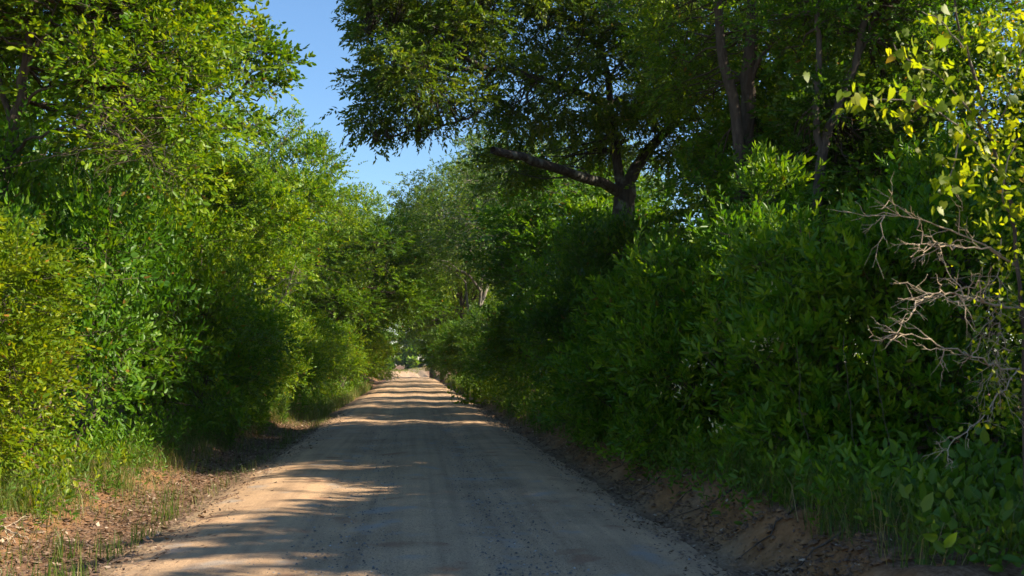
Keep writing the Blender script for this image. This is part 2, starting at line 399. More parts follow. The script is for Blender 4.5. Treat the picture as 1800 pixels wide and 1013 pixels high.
def road_material():
    m, nt, out = mat_new('dirt_road')
    g = N(nt, 'ShaderNodeNewGeometry'); sp = N(nt, 'ShaderNodeSeparateXYZ'); L(nt, g.outputs['Position'], sp.inputs[0])
    mp = N(nt, 'ShaderNodeMapping'); mp.inputs['Scale'].default_value = (1.0, 0.10, 1.0); L(nt, g.outputs['Position'], mp.inputs[0])
    streak = N(nt, 'ShaderNodeTexNoise', i_Scale=2.2, i_Detail=5.0); L(nt, mp.outputs[0], streak.inputs['Vector'])
    blot = N(nt, 'ShaderNodeTexNoise', i_Scale=0.9, i_Detail=6.0); L(nt, g.outputs['Position'], blot.inputs['Vector'])
    fine = N(nt, 'ShaderNodeTexNoise', i_Scale=55.0, i_Detail=5.0, i_Roughness=0.75); L(nt, g.outputs['Position'], fine.inputs['Vector'])
    grit = N(nt, 'ShaderNodeTexVoronoi', i_Scale=46.0); L(nt, g.outputs['Position'], grit.inputs['Vector'])
    grit2 = N(nt, 'ShaderNodeTexVoronoi', i_Scale=17.0); L(nt, g.outputs['Position'], grit2.inputs['Vector'])
    sand = ramp(nt, fine.outputs['Fac'], [(0.3, (0.40, 0.255, 0.155)), (0.7, (0.57, 0.395, 0.25))])
    grav = ramp(nt, fine.outputs['Fac'], [(0.28, (0.24, 0.165, 0.108)), (0.5, (0.43, 0.295, 0.188)), (0.72, (0.58, 0.42, 0.28))])
    xx = math_n(nt, 'ABSOLUTE', math_n(nt, 'SUBTRACT', sp.outputs['X'], 0.35))
    f = math_n(nt, 'ADD', math_n(nt, 'MULTIPLY', xx, 0.42), math_n(nt, 'MULTIPLY', math_n(nt, 'SUBTRACT', streak.outputs['Fac'], 0.5), 1.1))
    f = math_n(nt, 'ADD', f, math_n(nt, 'MULTIPLY', math_n(nt, 'SUBTRACT', blot.outputs['Fac'], 0.5), 0.9))
    trk = math_n(nt, 'ABSOLUTE', math_n(nt, 'SUBTRACT', math_n(nt, 'ABSOLUTE', math_n(nt, 'SUBTRACT', sp.outputs['X'], 0.15)), 0.85))
    f = math_n(nt, 'ADD', f, ramp(nt, trk, [(0.0, (0.16, 0.16, 0.16)), (0.32, (0, 0, 0))]))
    fr = ramp(nt, f, [(0.32, (0, 0, 0)), (0.78, (1, 1, 1))])
    col = mixc(nt, fr, grav, sand)
    mp2 = N(nt, 'ShaderNodeMapping'); mp2.inputs['Scale'].default_value = (1.0, 0.018, 1.0); L(nt, g.outputs['Position'], mp2.inputs[0])
    lanes = N(nt, 'ShaderNodeTexNoise', i_Scale=5.5, i_Detail=4.0, i_Roughness=0.6); L(nt, mp2.outputs[0], lanes.inputs['Vector'])
    col = mixc(nt, 1.0, col, ramp(nt, lanes.outputs['Fac'], [(0.34, (0.86, 0.83, 0.80)), (0.50, (1.05, 1.02, 0.97)), (0.66, (1.18, 1.13, 1.05))]), 'MULTIPLY')
    col = mixc(nt, 1.0, col, ramp(nt, blot.outputs['Fac'], [(0.36, (0.84, 0.84, 0.84)), (0.56, (1.0, 1.0, 1.0))]), 'MULTIPLY')
    # loose stone chips, thickest along the crown of the road
    chip = ramp(nt, grit.outputs['Distance'], [(0.20, (1, 1, 1)), (0.30, (0, 0, 0))])
    pick = ramp(nt, grit.outputs['Color'], [(0.42, (0, 0, 0)), (0.50, (1, 1, 1))])
    cm = math_n(nt, 'MULTIPLY', chip, pick)
    cm = math_n(nt, 'MULTIPLY', cm, math_n(nt, 'SUBTRACT', 1.0, math_n(nt, 'MULTIPLY', fr, 0.75)))
    col = mixc(nt, cm, col, (0.075, 0.072, 0.068))
    chip2 = ramp(nt, grit2.outputs['Distance'], [(0.10, (1, 1, 1)), (0.17, (0, 0, 0))])
    pick2 = ramp(nt, grit2.outputs['Color'], [(0.62, (0, 0, 0)), (0.66, (1, 1, 1))])
    col = mixc(nt, math_n(nt, 'MULTIPLY', chip2, pick2), col, (0.06, 0.055, 0.05))
    # reddish and pale worn patches
    n4 = N(nt, 'ShaderNodeTexNoise', i_Scale=1.7, i_Detail=4.0); L(nt, g.outputs['Position'], n4.inputs['Vector'])
    col = mixc(nt, ramp(nt, n4.outputs['Fac'], [(0.60, (0, 0, 0)), (0.70, (0.55, 0.55, 0.55))]), col, (0.26, 0.12, 0.07))
    col = mixc(nt, ramp(nt, n4.outputs['Fac'], [(0.30, (0.6, 0.6, 0.6)), (0.42, (0, 0, 0))]), col, (0.30, 0.29, 0.27))
    p = N(nt, 'ShaderNodeBsdfPrincipled'); L(nt, col, p.inputs['Base Color']); p.inputs['Roughness'].default_value = 0.92
    p.inputs['Specular IOR Level'].default_value = 0.15
    h = math_n(nt, 'ADD', fine.outputs['Fac'], math_n(nt, 'MULTIPLY', cm, 0.6))
    bp = N(nt, 'ShaderNodeBump'); bp.inputs['Strength'].default_value = 0.8; bp.inputs['Distance'].default_value = 0.03
    L(nt, h, bp.inputs['Height']); L(nt, bp.outputs[0], p.inputs['Normal'])
    L(nt, p.outputs[0], out.inputs[0]); return m

M['ground'] = ground_material(); M['road'] = road_material()

def spaced(a, b, n, p): return a + (b - a) * np.linspace(0, 1, n) ** p
gx = np.unique(np.concatenate([-spaced(9, 420, 26, 2.2), np.arange(-9, -2, 0.12), np.arange(-2, 2.4, 0.6), np.arange(2.4, 5.2, 0.1), np.arange(5.2, 9, 0.3), spaced(9, 420, 26, 2.2)]))
gy = np.unique(np.concatenate([np.arange(-20, 5, 1.0), np.arange(5, 22, 0.14), np.arange(22, 60, 0.4), np.arange(60, 240, 2.0), spaced(240, 900, 24, 1.6)]))
ground = link('ground', grid_mesh('ground', gx, gy, ground_z, M['ground']))
tag(ground, 'sandy forest floor with a cut clay bank and leaf litter beside the road', kind='structure')

def road_sheet():
    ys = np.unique(np.concatenate([np.arange(-20, 5, 0.8), np.arange(5, 26, 0.07), np.arange(26, 70, 0.25), np.arange(70, 235, 1.5)]))
    ts = np.unique(np.concatenate([np.linspace(-1, 1, 45)]))
    T, Y = np.meshgrid(ts, ys)
    el = -2.42 + 0.10 * fuzz(T * 0, Y, 0.8, 1) + 0.05 * fuzz(T * 0, Y, 2.9, 5)
    er = 2.62 + 0.12 * fuzz(T * 0, Y, 0.7, 11) + 0.05 * fuzz(T * 0, Y, 3.3, 15)
    X = el + (er - el) * (T + 1) / 2 + bend(Y)
    xc = X - bend(Y)
    edge = sstep(0.90, 1.0, np.abs(T))
    Z = ground_z(X, Y) + 0.012 - 0.008 * edge
    bump = 0.016 * np.cos((xc - 0.15) * 3.7) + 0.012 * fuzz(xc, Y, 1.5, 4) + 0.006 * fuzz(xc, Y, 5.3, 7) + 0.007 * fuzz(xc * 0.2, Y, 7.5, 10)
    Z = Z + (bump + 0.035 * (1 - (xc / 2.5) ** 2)) * (1 - edge) + 0.02 * (1 - edge)
    v = np.stack([X, Y, Z], -1).reshape(-1, 3); nx, ny = len(ts), len(ys)
    i = (np.arange(ny - 1)[:, None] * nx + np.arange(nx - 1)[None]).ravel()
    return mesh_from('road', v, quads=np.stack([i, i + 1, i + nx + 1, i + nx], -1), mat=M['road'], smooth=True)
road = tag(link('road', road_sheet()), 'unpaved sand and gravel road running straight into the woods', kind='structure')

# ------------------------------------------------------------------ plant prototypes
def build_tree(name, seed, lobes, leafm, barkm, base_r, height, n_clump, per_clump, clump_r, m, slen, ln, wd, limbs=7, fork=0.35,
               shape='diamond', lean=(0, 0), shell=0.78, trunks=1, zmin=None, first=None, twig_r=0.006, curl=0.12, fold=0.18, **kw):
    """a tree about its own origin: trunk, limbs one by one, fine branchwork, crown"""
    rng = np.random.default_rng(seed)
    root = empty(name)
    fr, (O, tips), (cc, cb) = crown_frames(rng, lobes, n_clump, per_clump, clump_r, m, slen, ln, wd, shell=shell, zmin=zmin, **kw)
    starts = []
    for k in range(trunks):
        a0 = rng.uniform(0, 6.28); sp = 0 if trunks == 1 else 0.22 * base_r / 0.1
        tb = np.array((math.cos(a0) * sp, math.sin(a0) * sp, -0.15))
        tt = np.array((lean[0] + (0 if trunks == 1 else math.cos(a0) * height * 0.16), lean[1] + (0 if trunks == 1 else math.sin(a0) * height * 0.16), height))
        pts = curve(rng, tb, tt, 12, 0.022)
        rr = base_r * (1 - 0.82 * np.linspace(0, 1, 12) ** 0.9); rr[0] *= 1.5; rr[1] *= 1.12
        T = Tubes(); T.add(pts, rr, 10 if trunks == 1 else 7)
        o = link('trunk', T.mesh('trunk', barkm), root)
        starts.append((pts, rr))
    tw = Tubes()
    nodes = [p for pts, _ in starts for p in pts[4:]]; nrad = [r * 0.5 for _, rr in starts for r in rr[4:]]
    for k in range(limbs):
        pts, rr = starts[k % trunks]
        i = int(np.clip(round(11 * (fork + (0.92 - fork) * (k + 0.5) / limbs)), 2, 10))
        lb = lobes[rng.integers(len(lobes))]
        d = nrm(rng.normal(0, 1, 3)); d[2] = abs(d[2]) * 0.5
        tgt = np.array(lb[:3]) + d * np.array(lb[3:6]) * 0.72
        tgt[2] = max(tgt[2], pts[i][2] + 0.3)
        lp = curve(rng, pts[i], tgt, 8, 0.05, rise=0.08)
        lr = rr[i] * 0.55 * (1 - 0.8 * np.linspace(0, 1, 8))
        T = Tubes(); T.add(lp, lr, 7); link('limb', T.mesh('limb', barkm), root)
        nodes += list(lp[2:]); nrad += list(lr[2:])
    nodes = np.array(nodes); nrad = np.array(nrad)
    for c in cc:
        dist = np.linalg.norm(nodes - c, axis=1) + np.maximum(nodes[:, 2] - c[2], 0) * 0.6
        j = int(np.argmin(dist))
        if dist[j] > 4.5: continue
        tw.add(curve(rng, nodes[j], c, 5, 0.06, rise=0.05), np.linspace(min(nrad[j] * 0.7, 0.04), 0.006, 5), 4)
    link('branchwork', twig_mesh('branchwork', rng, O[::3], tips[::3], barkm, twig_r, tw), root)['kind'] = 'stuff'
    cr = link('crown', foliage_mesh('crown', fr, leafm, shape, fold, curl), root); cr['kind'] = 'stuff'
    return root, fr

def build_shrub(name, seed, lobes, leafm, barkm, n_clump, per_clump, clump_r, m, slen, ln, wd, stems=7, shape='oval', singles=0, eye=None, twig_r=0.004, zmin=0.05,
                curl=0.12, fold=0.18, shell=0.78, **kw):
    """a shrub about its own origin: stems one by one, fine branchwork, foliage; its largest leaves in view one by one"""
    rng = np.random.default_rng(seed)
    root = empty(name)
    fr, (O, tips), (cc, cb) = crown_frames(rng, lobes, n_clump, per_clump, clump_r, m, slen, ln, wd, shell=shell, zmin=zmin, **kw)
    nodes = []
    for k in range(stems):
        a = rng.uniform(0, 6.28); b = np.array((math.cos(a) * 0.15, math.sin(a) * 0.15, -0.1))
        tgt = cc[rng.integers(len(cc))].copy(); tgt[2] = max(tgt[2], 0.6)
        pts = curve(rng, b, tgt * np.array((0.8, 0.8, 0.9)), 8, 0.05, rise=0.05)
        T = Tubes(); T.add(pts, np.linspace(0.035, 0.008, 8), 6); link('stem', T.mesh('stem', barkm), root)
        nodes += list(pts[2:])
    nodes = np.array(nodes); tw = Tubes()
    for c in cc[:: 2]:
        j = int(np.argmin(np.linalg.norm(nodes - c, axis=1)))
        tw.add(curve(rng, nodes[j], c, 4, 0.07), np.linspace(0.012, 0.004, 4), 3)
    link('branchwork', twig_mesh('branchwork', rng, O[::3], tips[::3], barkm, twig_r, tw), root)['kind'] = 'stuff'
    drop = None
    if singles:
        B, D, S, l, w, val = fr
        d = np.linalg.norm(B - np.asarray(eye), axis=1)
        drop = np.argsort(d - 4.0 * l + rng.uniform(0, 0.5, len(d)))[:singles]
    link('foliage', foliage_mesh('foliage', fr, leafm, shape, fold, curl, drop), root)['kind'] = 'stuff'
    if singles:
        single_leaves(root, [a[drop] for a in fr], leafm, shape, fold, curl)
    return root, fr

_leafdata = {}
def single_leaves(root, fr, leafm, shape, fold, curl, name='leaf'):
    """leaves one can pick apart: objects of their own sharing eight leaf meshes"""
    B, D, S, l, w, val = fr
    for i in range(len(B)):
        q = int(val[i] * 7.99) if val[i] < 0.95 else 8
        key = (leafm.name, shape, q)
        if key not in _leafdata:
            one = np.array([[0., 0, 0]]); 
            v, t, qd, per = leaf_arrays(one, np.array([[0., 1, 0]]), np.array([[1., 0, 0]]), np.array([1.0]), np.array([0.45]), fold, curl, shape)
            if shape == 'heart':
                qd = np.array([[0, 1, 2, 3], [0, 3, 4, 5], [0, 5, 6, 7]])
            _leafdata[key] = mesh_from('leaf', v, t, qd, leafm, attr=np.full(len(v), min(q / 8 + 0.06, 0.9) if q < 8 else 1.0))
        o = bpy.data.objects.new(name, _leafdata[key]); C.objects.link(o); o.parent = root
        U = np.cross(D[i], S[i])
        mw = Matrix(((S[i][0], D[i][0], -U[0]), (S[i][1], D[i][1], -U[1]), (S[i][2], D[i][2], -U[2]))).to_4x4()
        o.matrix_local = Matrix.Translation(B[i]) @ mw @ Matrix.Diagonal((w[i] / 0.45, l[i], l[i], 1))

def blob(cx, cy, cz, r, h=None, n=6, seed=0, spread=0.55):
    """a crown's lobes: a sparse core and many side lobes of uneven size"""
    g = np.random.default_rng(seed); h = h or r; n = int(n * 2.2)
    out = [(cx, cy, cz, r * 0.5, r * 0.5, h * 0.55)]
    for k in range(n):
        a = k * 2.4 + g.uniform(-0.5, 0.5); e = math.asin(max(-0.95, min(0.98, -0.85 + 1.8 * (k + 0.5) / n + g.uniform(-0.15, 0.15))))
        q = r * g.uniform(0.20, 0.40); rad = g.uniform(0.55, 0.95)
        out.append((cx + math.cos(a) * r * rad * math.cos(e), cy + math.sin(a) * r * rad * math.cos(e), cz + h * 0.85 * rad * math.sin(e), q, q, q * g.uniform(0.65, 0.85)))
    return out

# ---- crowns used several times
kw = dict(droop=0.12, hang=0.08, fold=0.14)
T_bright, _ = build_tree('broadleaf_tree', 11, blob(0, 0, 5.2, 2.7, 3.6, 10, 3), M['bright'], M['bark'], 0.15, 7.6, 300, 18, 0.36, 9, 0.40, 0.125, 0.075, limbs=7, **kw)
T_mid, _ = build_tree('broadleaf_tree', 12, blob(0, 0, 5.4, 2.9, 3.8, 11, 8), M['mid'], M['bark'], 0.16, 8.0, 300, 18, 0.36, 9, 0.40, 0.125, 0.072, limbs=8, **kw)
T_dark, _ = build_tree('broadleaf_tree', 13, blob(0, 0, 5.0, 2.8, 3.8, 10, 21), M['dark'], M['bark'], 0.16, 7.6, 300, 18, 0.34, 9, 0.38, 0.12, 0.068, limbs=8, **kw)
T_drab, _ = build_tree('broadleaf_tree', 14, blob(0, 0, 7.0, 4.4, 4.2, 15, 33, 0.62), M['drab'], M['greybark'], 0.20, 9.6, 300, 18, 0.40, 10, 0.42, 0.12, 0.055, limbs=11, fork=0.25, droop=0.3, hang=0.3)
T_big, _ = build_tree('broadleaf_tree', 16, blob(0, 0, 6.6, 4.4, 4.6, 15, 37, 0.62), M['bright'], M['bark'], 0.20, 9.6, 310, 18, 0.42, 10, 0.42, 0.135, 0.075, limbs=10, fork=0.25, droop=0.12, hang=0.1)
T_tall, _ = build_tree('tall_tree', 15, blob(0, 0, 8.6, 3.0, 3.4, 9, 41), M['bright'], M['bark'], 0.17, 11.0, 200, 20, 0.36, 9, 0.42, 0.105, 0.055, limbs=9, fork=0.45, droop=0.2, hang=0.15)
S_bright, _ = build_shrub('verge_shrub', 21, blob(0, 0, 1.55, 1.55, 1.6, 8, 5), M['bright'], M['bark'], 130, 20, 0.24, 9, 0.34, 0.085, 0.042, droop=0.1)
S_yellow, _ = build_shrub('verge_shrub', 22, blob(0, 0, 1.35, 1.5, 1.45, 8, 6), M['yellow'], M['bark'], 120, 19, 0.24, 9, 0.34, 0.095, 0.055, droop=0.1, shape='diamond')
S_mid, _ = build_shrub('verge_shrub', 23, blob(0, 0, 1.6, 1.6, 1.75, 9, 7), M['mid'], M['bark'], 130, 20, 0.26, 9, 0.36, 0.095, 0.044, droop=0.1)
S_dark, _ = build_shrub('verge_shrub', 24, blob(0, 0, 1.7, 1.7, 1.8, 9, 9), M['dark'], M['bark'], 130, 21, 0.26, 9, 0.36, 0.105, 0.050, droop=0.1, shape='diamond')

exec_rng = random.Random(4)
def rr(): return exec_rng.uniform(0, 6.28)

# ------------------------------------------------------------------ trees along the road
LT = [  # proto, x, y, scale, label (left side of the road)
    (T_mid, -8.0, 19.5, (1.0, 1.0, 1.35), 'tall leafy tree whose bough reaches out into the blue sky, left of the road'),
    (T_bright, -5.9, 22.0, (0.80, 0.80, 0.80), 'dense olive green round-topped tree beside the open sky left of the road'),
    (T_bright, -6.4, 34.0, (1.0, 1.0, 1.05), 'bright yellow-green tree just past the dense olive tree on the left'),
    (T_big, -6.2, 43.0, (0.95, 0.95, 1.12), 'tall pale green tree touching the bottom of the left sky gap'),
    (T_dark, -3.9, 57.0, (1.55, 1.55, 1.30), 'dark tree leaning over the road at the foot of the sky gap, left row'),
    (T_big, -4.6, 72.0, (1.1, 1.1, 1.30), 'sunlit tree far down the left row, next after the dark leaning one'),
    (T_big, -4.9, 90.0, (1.25, 1.25, 1.3), 'far bright tree at the left edge of the distant road opening'),
    (T_big, -4.9, 114.0, (1.3, 1.3, 1.45), 'last green tree of the left row, beside the distant road end'),
]
rows_left = []
for pr, x, y, s, lb in LT: rows_left.append(put(pr, x, y, rr(), s, lb, 'tree', 'trees along the left of the road'))
RT = [
    (T_drab, 5.5, 42.0, (1.0, 1.0, 1.12), 'drab olive tree behind the big limb, bordering the sky gap on its right'),
    (T_mid, 5.6, 33.5, (1.15, 1.15, 0.92), 'lower leafy green tree just behind and below the big oak limb'),
    (T_drab, 3.9, 60.0, (1.15, 1.15, 1.40), 'brownish-leaved tree with sky showing through above the far road, right row'),
    (T_big, 3.9, 78.0, (1.15, 1.15, 1.55), 'mid green tree far along the right row beyond the brownish tree'),
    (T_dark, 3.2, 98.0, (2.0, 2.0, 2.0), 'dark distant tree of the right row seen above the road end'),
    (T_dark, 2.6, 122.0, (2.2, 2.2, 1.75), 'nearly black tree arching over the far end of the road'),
]
for pr, x, y, s, lb in RT: put(pr, x, y, rr(), s, lb, 'tree', 'trees along the right of the road')

# tall trees over the laurel thicket on the right
TT = [
    (T_tall, 8.6, 22.5, (1.0, 1.0, 1.05), 'tall tree deep in the right wood between the oak and the twin trunks'),
    (T_tall, 10.6, 18.6, (1.0, 1.0, 0.95), 'shaded tall tree at the upper right behind the yellow-leaved vine'),
]
TT += [
    (T_mid, 7.5, 19.6, (0.80, 0.80, 0.78), 'shaded leafy understory tree right behind the tallest laurel, left of the twin trunks'),
    (T_dark, 8.3, 16.6, (0.85, 0.85, 0.80), 'dark understory tree behind the laurels at the foot of the leaning tree'),
]
for pr, x, y, s, lb in TT: put(pr, x, y, rr(), s, lb, 'tree', 'tall trees over the right thicket')

# ---- the big oak
def oak():
    rng = np.random.default_rng(77)
    d = 25.0
    b0 = P(1098, 375, d); fork = P(1100, 345, d)
    base = np.array((b0[0] + 0.05, d, 0.0)); base[2] = float(ground_z(base[0], d)) - 0.1
    root = empty('oak_tree', tuple(base))
    tag(root, 'big oak with dark forked trunk and a heavy limb reaching over the road', 'tree')
    rel = lambda p: np.asarray(p) - base
    def limb(name, pts, r0, r1, sides=10, n=14):
        pts = [rel(p) for p in pts]
        t = np.linspace(0, len(pts) - 1, n); q = np.stack([np.interp(t, range(len(pts)), [p[k] for p in pts]) for k in range(3)], -1)
        q[1:-1] = 0.25 * q[:-2] + 0.5 * q[1:-1] + 0.25 * q[2:]
        q[1:-1] += rng.normal(0, 0.022, (n - 2, 3))
        T = Tubes(); T.add(q, np.linspace(r0, r1, n), sides); link(name, T.mesh(name, M['oakbark']), root); return q
    trunk = limb('trunk', [base, P(1092, 520, d), P(1096, 400, d), P(1098, 350, d), P(1100, 325, d)], 0.36, 0.25, 12)
    nodes = []
    spec = [
        ([P(1097, 348, d), P(1070, 322, d - .4), P(1010, 308, d - 1.2), P(960, 290, d - 2.), P(905, 275, d - 2.8), P(866, 264, d - 3.3)], 0.145, 0.085),
        ([P(1096, 345, d), P(1086, 300, d), P(1080, 240, d + .2), P(1070, 150, d + .3), P(1050, 40, d + .5), P(1030, -80, d + .5)], 0.15, 0.05),
        ([P(1102, 345, d), P(1110, 300, d), P(1140, 265, d + .2), P(1185, 215, d + .5), P(1230, 140, d + .8), P(1260, 0, d + 1)], 0.19, 0.06),
        ([P(1075, 190, d + .2), P(1000, 150, d - .3), P(935, 138, d - .8), P(880, 116, d - 1.2), P(820, 122, d - 1.6), P(730, 120, d - 2.), P(660, 130, d - 2.2)], 0.10, 0.02),
        ([P(860, 120, d - 1.3), P(800, 95, d - 1.6), P(720, 80, d - 1.8), P(650, 60, d - 2)], 0.05, 0.015),
        ([P(1062, 90, d + .4), P(1000, 30, d), P(930, 10, d - .5), P(840, -30, d - 1)], 0.08, 0.03),
        ([P(845, 195, d - 2.2), P(810, 215, d - 2.3), P(770, 222, d - 2.3), P(700, 235, d - 2.2), P(650, 255, d - 2.4)], 0.035, 0.012),
        ([P(1180, 222, d + .5), P(1220, 210, d), P(1290, 190, d - 1), P(1340, 150, d - 1.6)], 0.07, 0.02),
        ([P(1105, 392, d), P(1140, 395, d - .3), P(1180, 380, d - .8), P(1240, 360, d - 1.2)], 0.09, 0.03),
    ]
    for pts, a, b in spec: nodes += list(limb('limb', pts, a, b)[1:])
    nodes = np.array(nodes)
    lob = []
    def add(u, v, dd, ru, rv, rd): 
        p = rel(P(u, v, dd)); s = dd / F; lob.append((p[0], p[1], p[2], ru * s, rd, rv * s))
    add(722, 50, d - 2.0, 95, 85, 2.2); add(712, 150, d - 2.2, 78, 60, 2.0); add(672, 190, d - 2.4, 48, 34, 1.5); add(676, 10, d - 2, 45, 70, 1.6)
    add(790, 130, d - 1.5, 120, 110, 2.4); add(830, 30, d - 1.2, 150, 90, 2.6); add(800, 200, d - 1.8, 60, 36, 1.6)
    add(930, 175, d - 0.3, 120, 68, 2.0); add(960, 60, d - 0.4, 150, 110, 2.8); add(1080, 110, d, 150, 130, 3.0); add(1160, 230, d - 0.5, 110, 70, 2.0)
    add(1040, 235, d + 1.2, 110, 60, 1.5); add(900, 300, d + 1.5, 70, 40, 1.2); add(1010, -60, d, 320, 110, 3.5); add(750, -50, d - 1.5, 120, 80, 2.5); add(1260, 60, d + .5, 130, 150, 2.6)
    add(1240, 240, d - 0.4, 80, 80, 1.5)
    fr, (O, tips), (cc, cb) = crown_frames(rng, lob, 640, 20, 0.25, 9, 0.36, 0.135, 0.056, shell=0.7, droop=0.28, hang=0.35, outw=0.7, upw=0.05)
    tw = Tubes()
    for c in cc:
        dist = np.linalg.norm(nodes - c, axis=1); j = int(np.argmin(dist))
        if dist[j] < 3.2: tw.add(curve(rng, nodes[j], c, 5, 0.07, rise=0.06), np.linspace(0.028, 0.005, 5), 4)
    link('branchwork', twig_mesh('branchwork', rng, O[::2], tips[::2], M['oakbark'], 0.006, tw), root)['kind'] = 'stuff'
    link('crown', foliage_mesh('crown', fr, M['oak'], 'diamond', 0.12, 0.2), root)['kind'] = 'stuff'
oak()

# ---- twin-trunk tree and leaning tree above the laurels
def trunk_tree(label, spec, lobes, seed, leafm, bark, n_clump=170, per=20, shape='diamond'):
    rng = np.random.default_rng(seed)
    p0 = np.asarray(spec[0][0][0]); base = np.array((p0[0], p0[1], float(ground_z(p0[0], p0[1])) - 0.1))
    root = tag(empty('tall_tree', tuple(base)), label, 'tree')
    nodes = []
    for k, (pts, a, b, nm) in enumerate(spec):
        pts = [np.asarray(p) - base for p in pts]
        if nm == 'trunk': pts[0][2] = 0
        n = 14; t = np.linspace(0, len(pts) - 1, n); q = np.stack([np.interp(t, range(len(pts)), [p[j] for p in pts]) for j in range(3)], -1)
        q[1:-1] = 0.25 * q[:-2] + 0.5 * q[1:-1] + 0.25 * q[2:]; q[1:-1] += rng.normal(0, 0.02, (n - 2, 3))
        T = Tubes(); T.add(q, np.linspace(a, b, n), 9); link(nm, T.mesh(nm, bark), root); nodes += list(q[5:])
    nodes = np.array(nodes)
    lob = []
    for u, v, dd, ru, rv, rd in lobes:
        p = P(u, v, dd) - base; s = dd / F; lob.append((p[0], p[1], p[2], ru * s, rd, rv * s))
    fr, (O, tips), (cc, cb) = crown_frames(rng, lob, n_clump, per, 0.30, 9, 0.40, 0.10, 0.048, droop=0.15, hang=0.12)
    tw = Tubes()
    for c in cc:
        dist = np.linalg.norm(nodes - c, axis=1); j = int(np.argmin(dist))
        if dist[j] < 3.5: tw.add(curve(rng, nodes[j], c, 5, 0.07), np.linspace(0.022, 0.005, 5), 4)
    link('branchwork', twig_mesh('branchwork', rng, O[::2], tips[::2], bark, 0.005, tw), root)['kind'] = 'stuff'
    link('crown', foliage_mesh('crown', fr, leafm, shape, 0.14), root)['kind'] = 'stuff'
    return root
d = 17.5
trunk_tree('tree with two dark curving trunks side by side right of the oak',
    [([P(1300, 520, d), P(1304, 300, d), P(1296, 195, d), P(1272, 120, d), P(1262, 40, d), P(1258, -60, d)], 0.13, 0.07, 'trunk'),
     ([P(1318, 520, d + .3), P(1316, 250, d + .3), P(1314, 150, d + .3), P(1322, 60, d + .3), P(1325, -60, d + .3)], 0.17, 0.10, 'trunk'),
     ([P(1315, 160, d + .3), P(1340, 90, d), P(1380, 60, d), P(1420, 0, d)], 0.05, 0.02, 'limb')],
    [(1230, 30, d + 1.5, 110, 110, 1.6), (1380, 20, d + 1.2, 140, 100, 1.6), (1300, -60, d, 220, 80, 2.0), (1200, 130, d + 2, 60, 60, 1.0), (1400, 150, d + 2, 90, 70, 1.0), (1290, 300, d + 1.8, 110, 70, 0.9)], 91, M['bright'], M['bark'], 150, 20)
d = 15.5
trunk_tree('thin dark tree leaning to the right above the laurel thicket',
    [([P(1410, 560, d), P(1440, 270, d), P(1470, 195, d), P(1500, 120, d), P(1520, 40, d), P(1550, -50, d)], 0.10, 0.045, 'trunk'),
     ([P(1438, 275, d), P(1434, 200, d), P(1440, 100, d), P(1436, 0, d)], 0.065, 0.04, 'limb'),
     ([P(1490, 140, d), P(1530, 60, d), P(1545, 0, d)], 0.04, 0.02, 'limb')],
    [(1480, 20, d + .5, 130, 90, 1.4), (1560, 110, d + 1, 110, 90, 1.2), (1420, 60, d + .8, 70, 70, 1.0), (1500, 280, d + 1.5, 130, 90, 1.0), (1600, 20, d, 120, 80, 1.2), (1400, 330, d + 1.5, 110, 70, 1.0)], 92, M['mid'], M['bark'], 150, 20)

# ---- near tree at the upper left with its dark stems showing
d = 14.5
trunk_tree('near tree at the upper left with thin dark stems showing through its leaves',
    [([P(-20, 560, d), P(5, 300, d), P(30, 200, d), P(45, 120, d), P(55, 20, d), P(60, -80, d)], 0.10, 0.04, 'trunk'),
     ([P(0, 300, d), P(40, 250, d - .2), P(75, 235, d - .4), P(120, 220, d - .6), P(160, 185, d - .9)], 0.03, 0.01, 'limb'),
     ([P(28, 205, d), P(60, 165, d - .2), P(100, 152, d - .4), P(150, 140, d - .5)], 0.03, 0.008, 'limb'),
     ([P(38, 150, d), P(60, 90, d - .2), P(90, 40, d - .4), P(110, -20, d - .5)], 0.03, 0.01, 'limb'),
     ([P(20, 225, d), P(-10, 120, d + .3), P(-20, 30, d + .5)], 0.045, 0.02, 'limb')],
    [(110, 20, d + .2, 150, 70, 1.3), (240, 70, d + .4, 120, 80, 1.3), (300, 170, d + .2, 90, 70, 1.1), (220, 175, d + 1.0, 110, 60, 0.7), (60, 120, d + 1.4, 120, 110, 0.5), (270, 270, d - .2, 60, 60, 0.8), (325, 40, d + 1, 70, 70, 1.0),
     (30, -30, d, 140, 70, 1.2), (-60, 60, d, 60, 120, 1.0), (260, -50, d + .5, 150, 60, 1.3), (180, 130, d - .2, 60, 40, .6)], 93, M['bright'], M['bark'], 330, 15, 'oval')

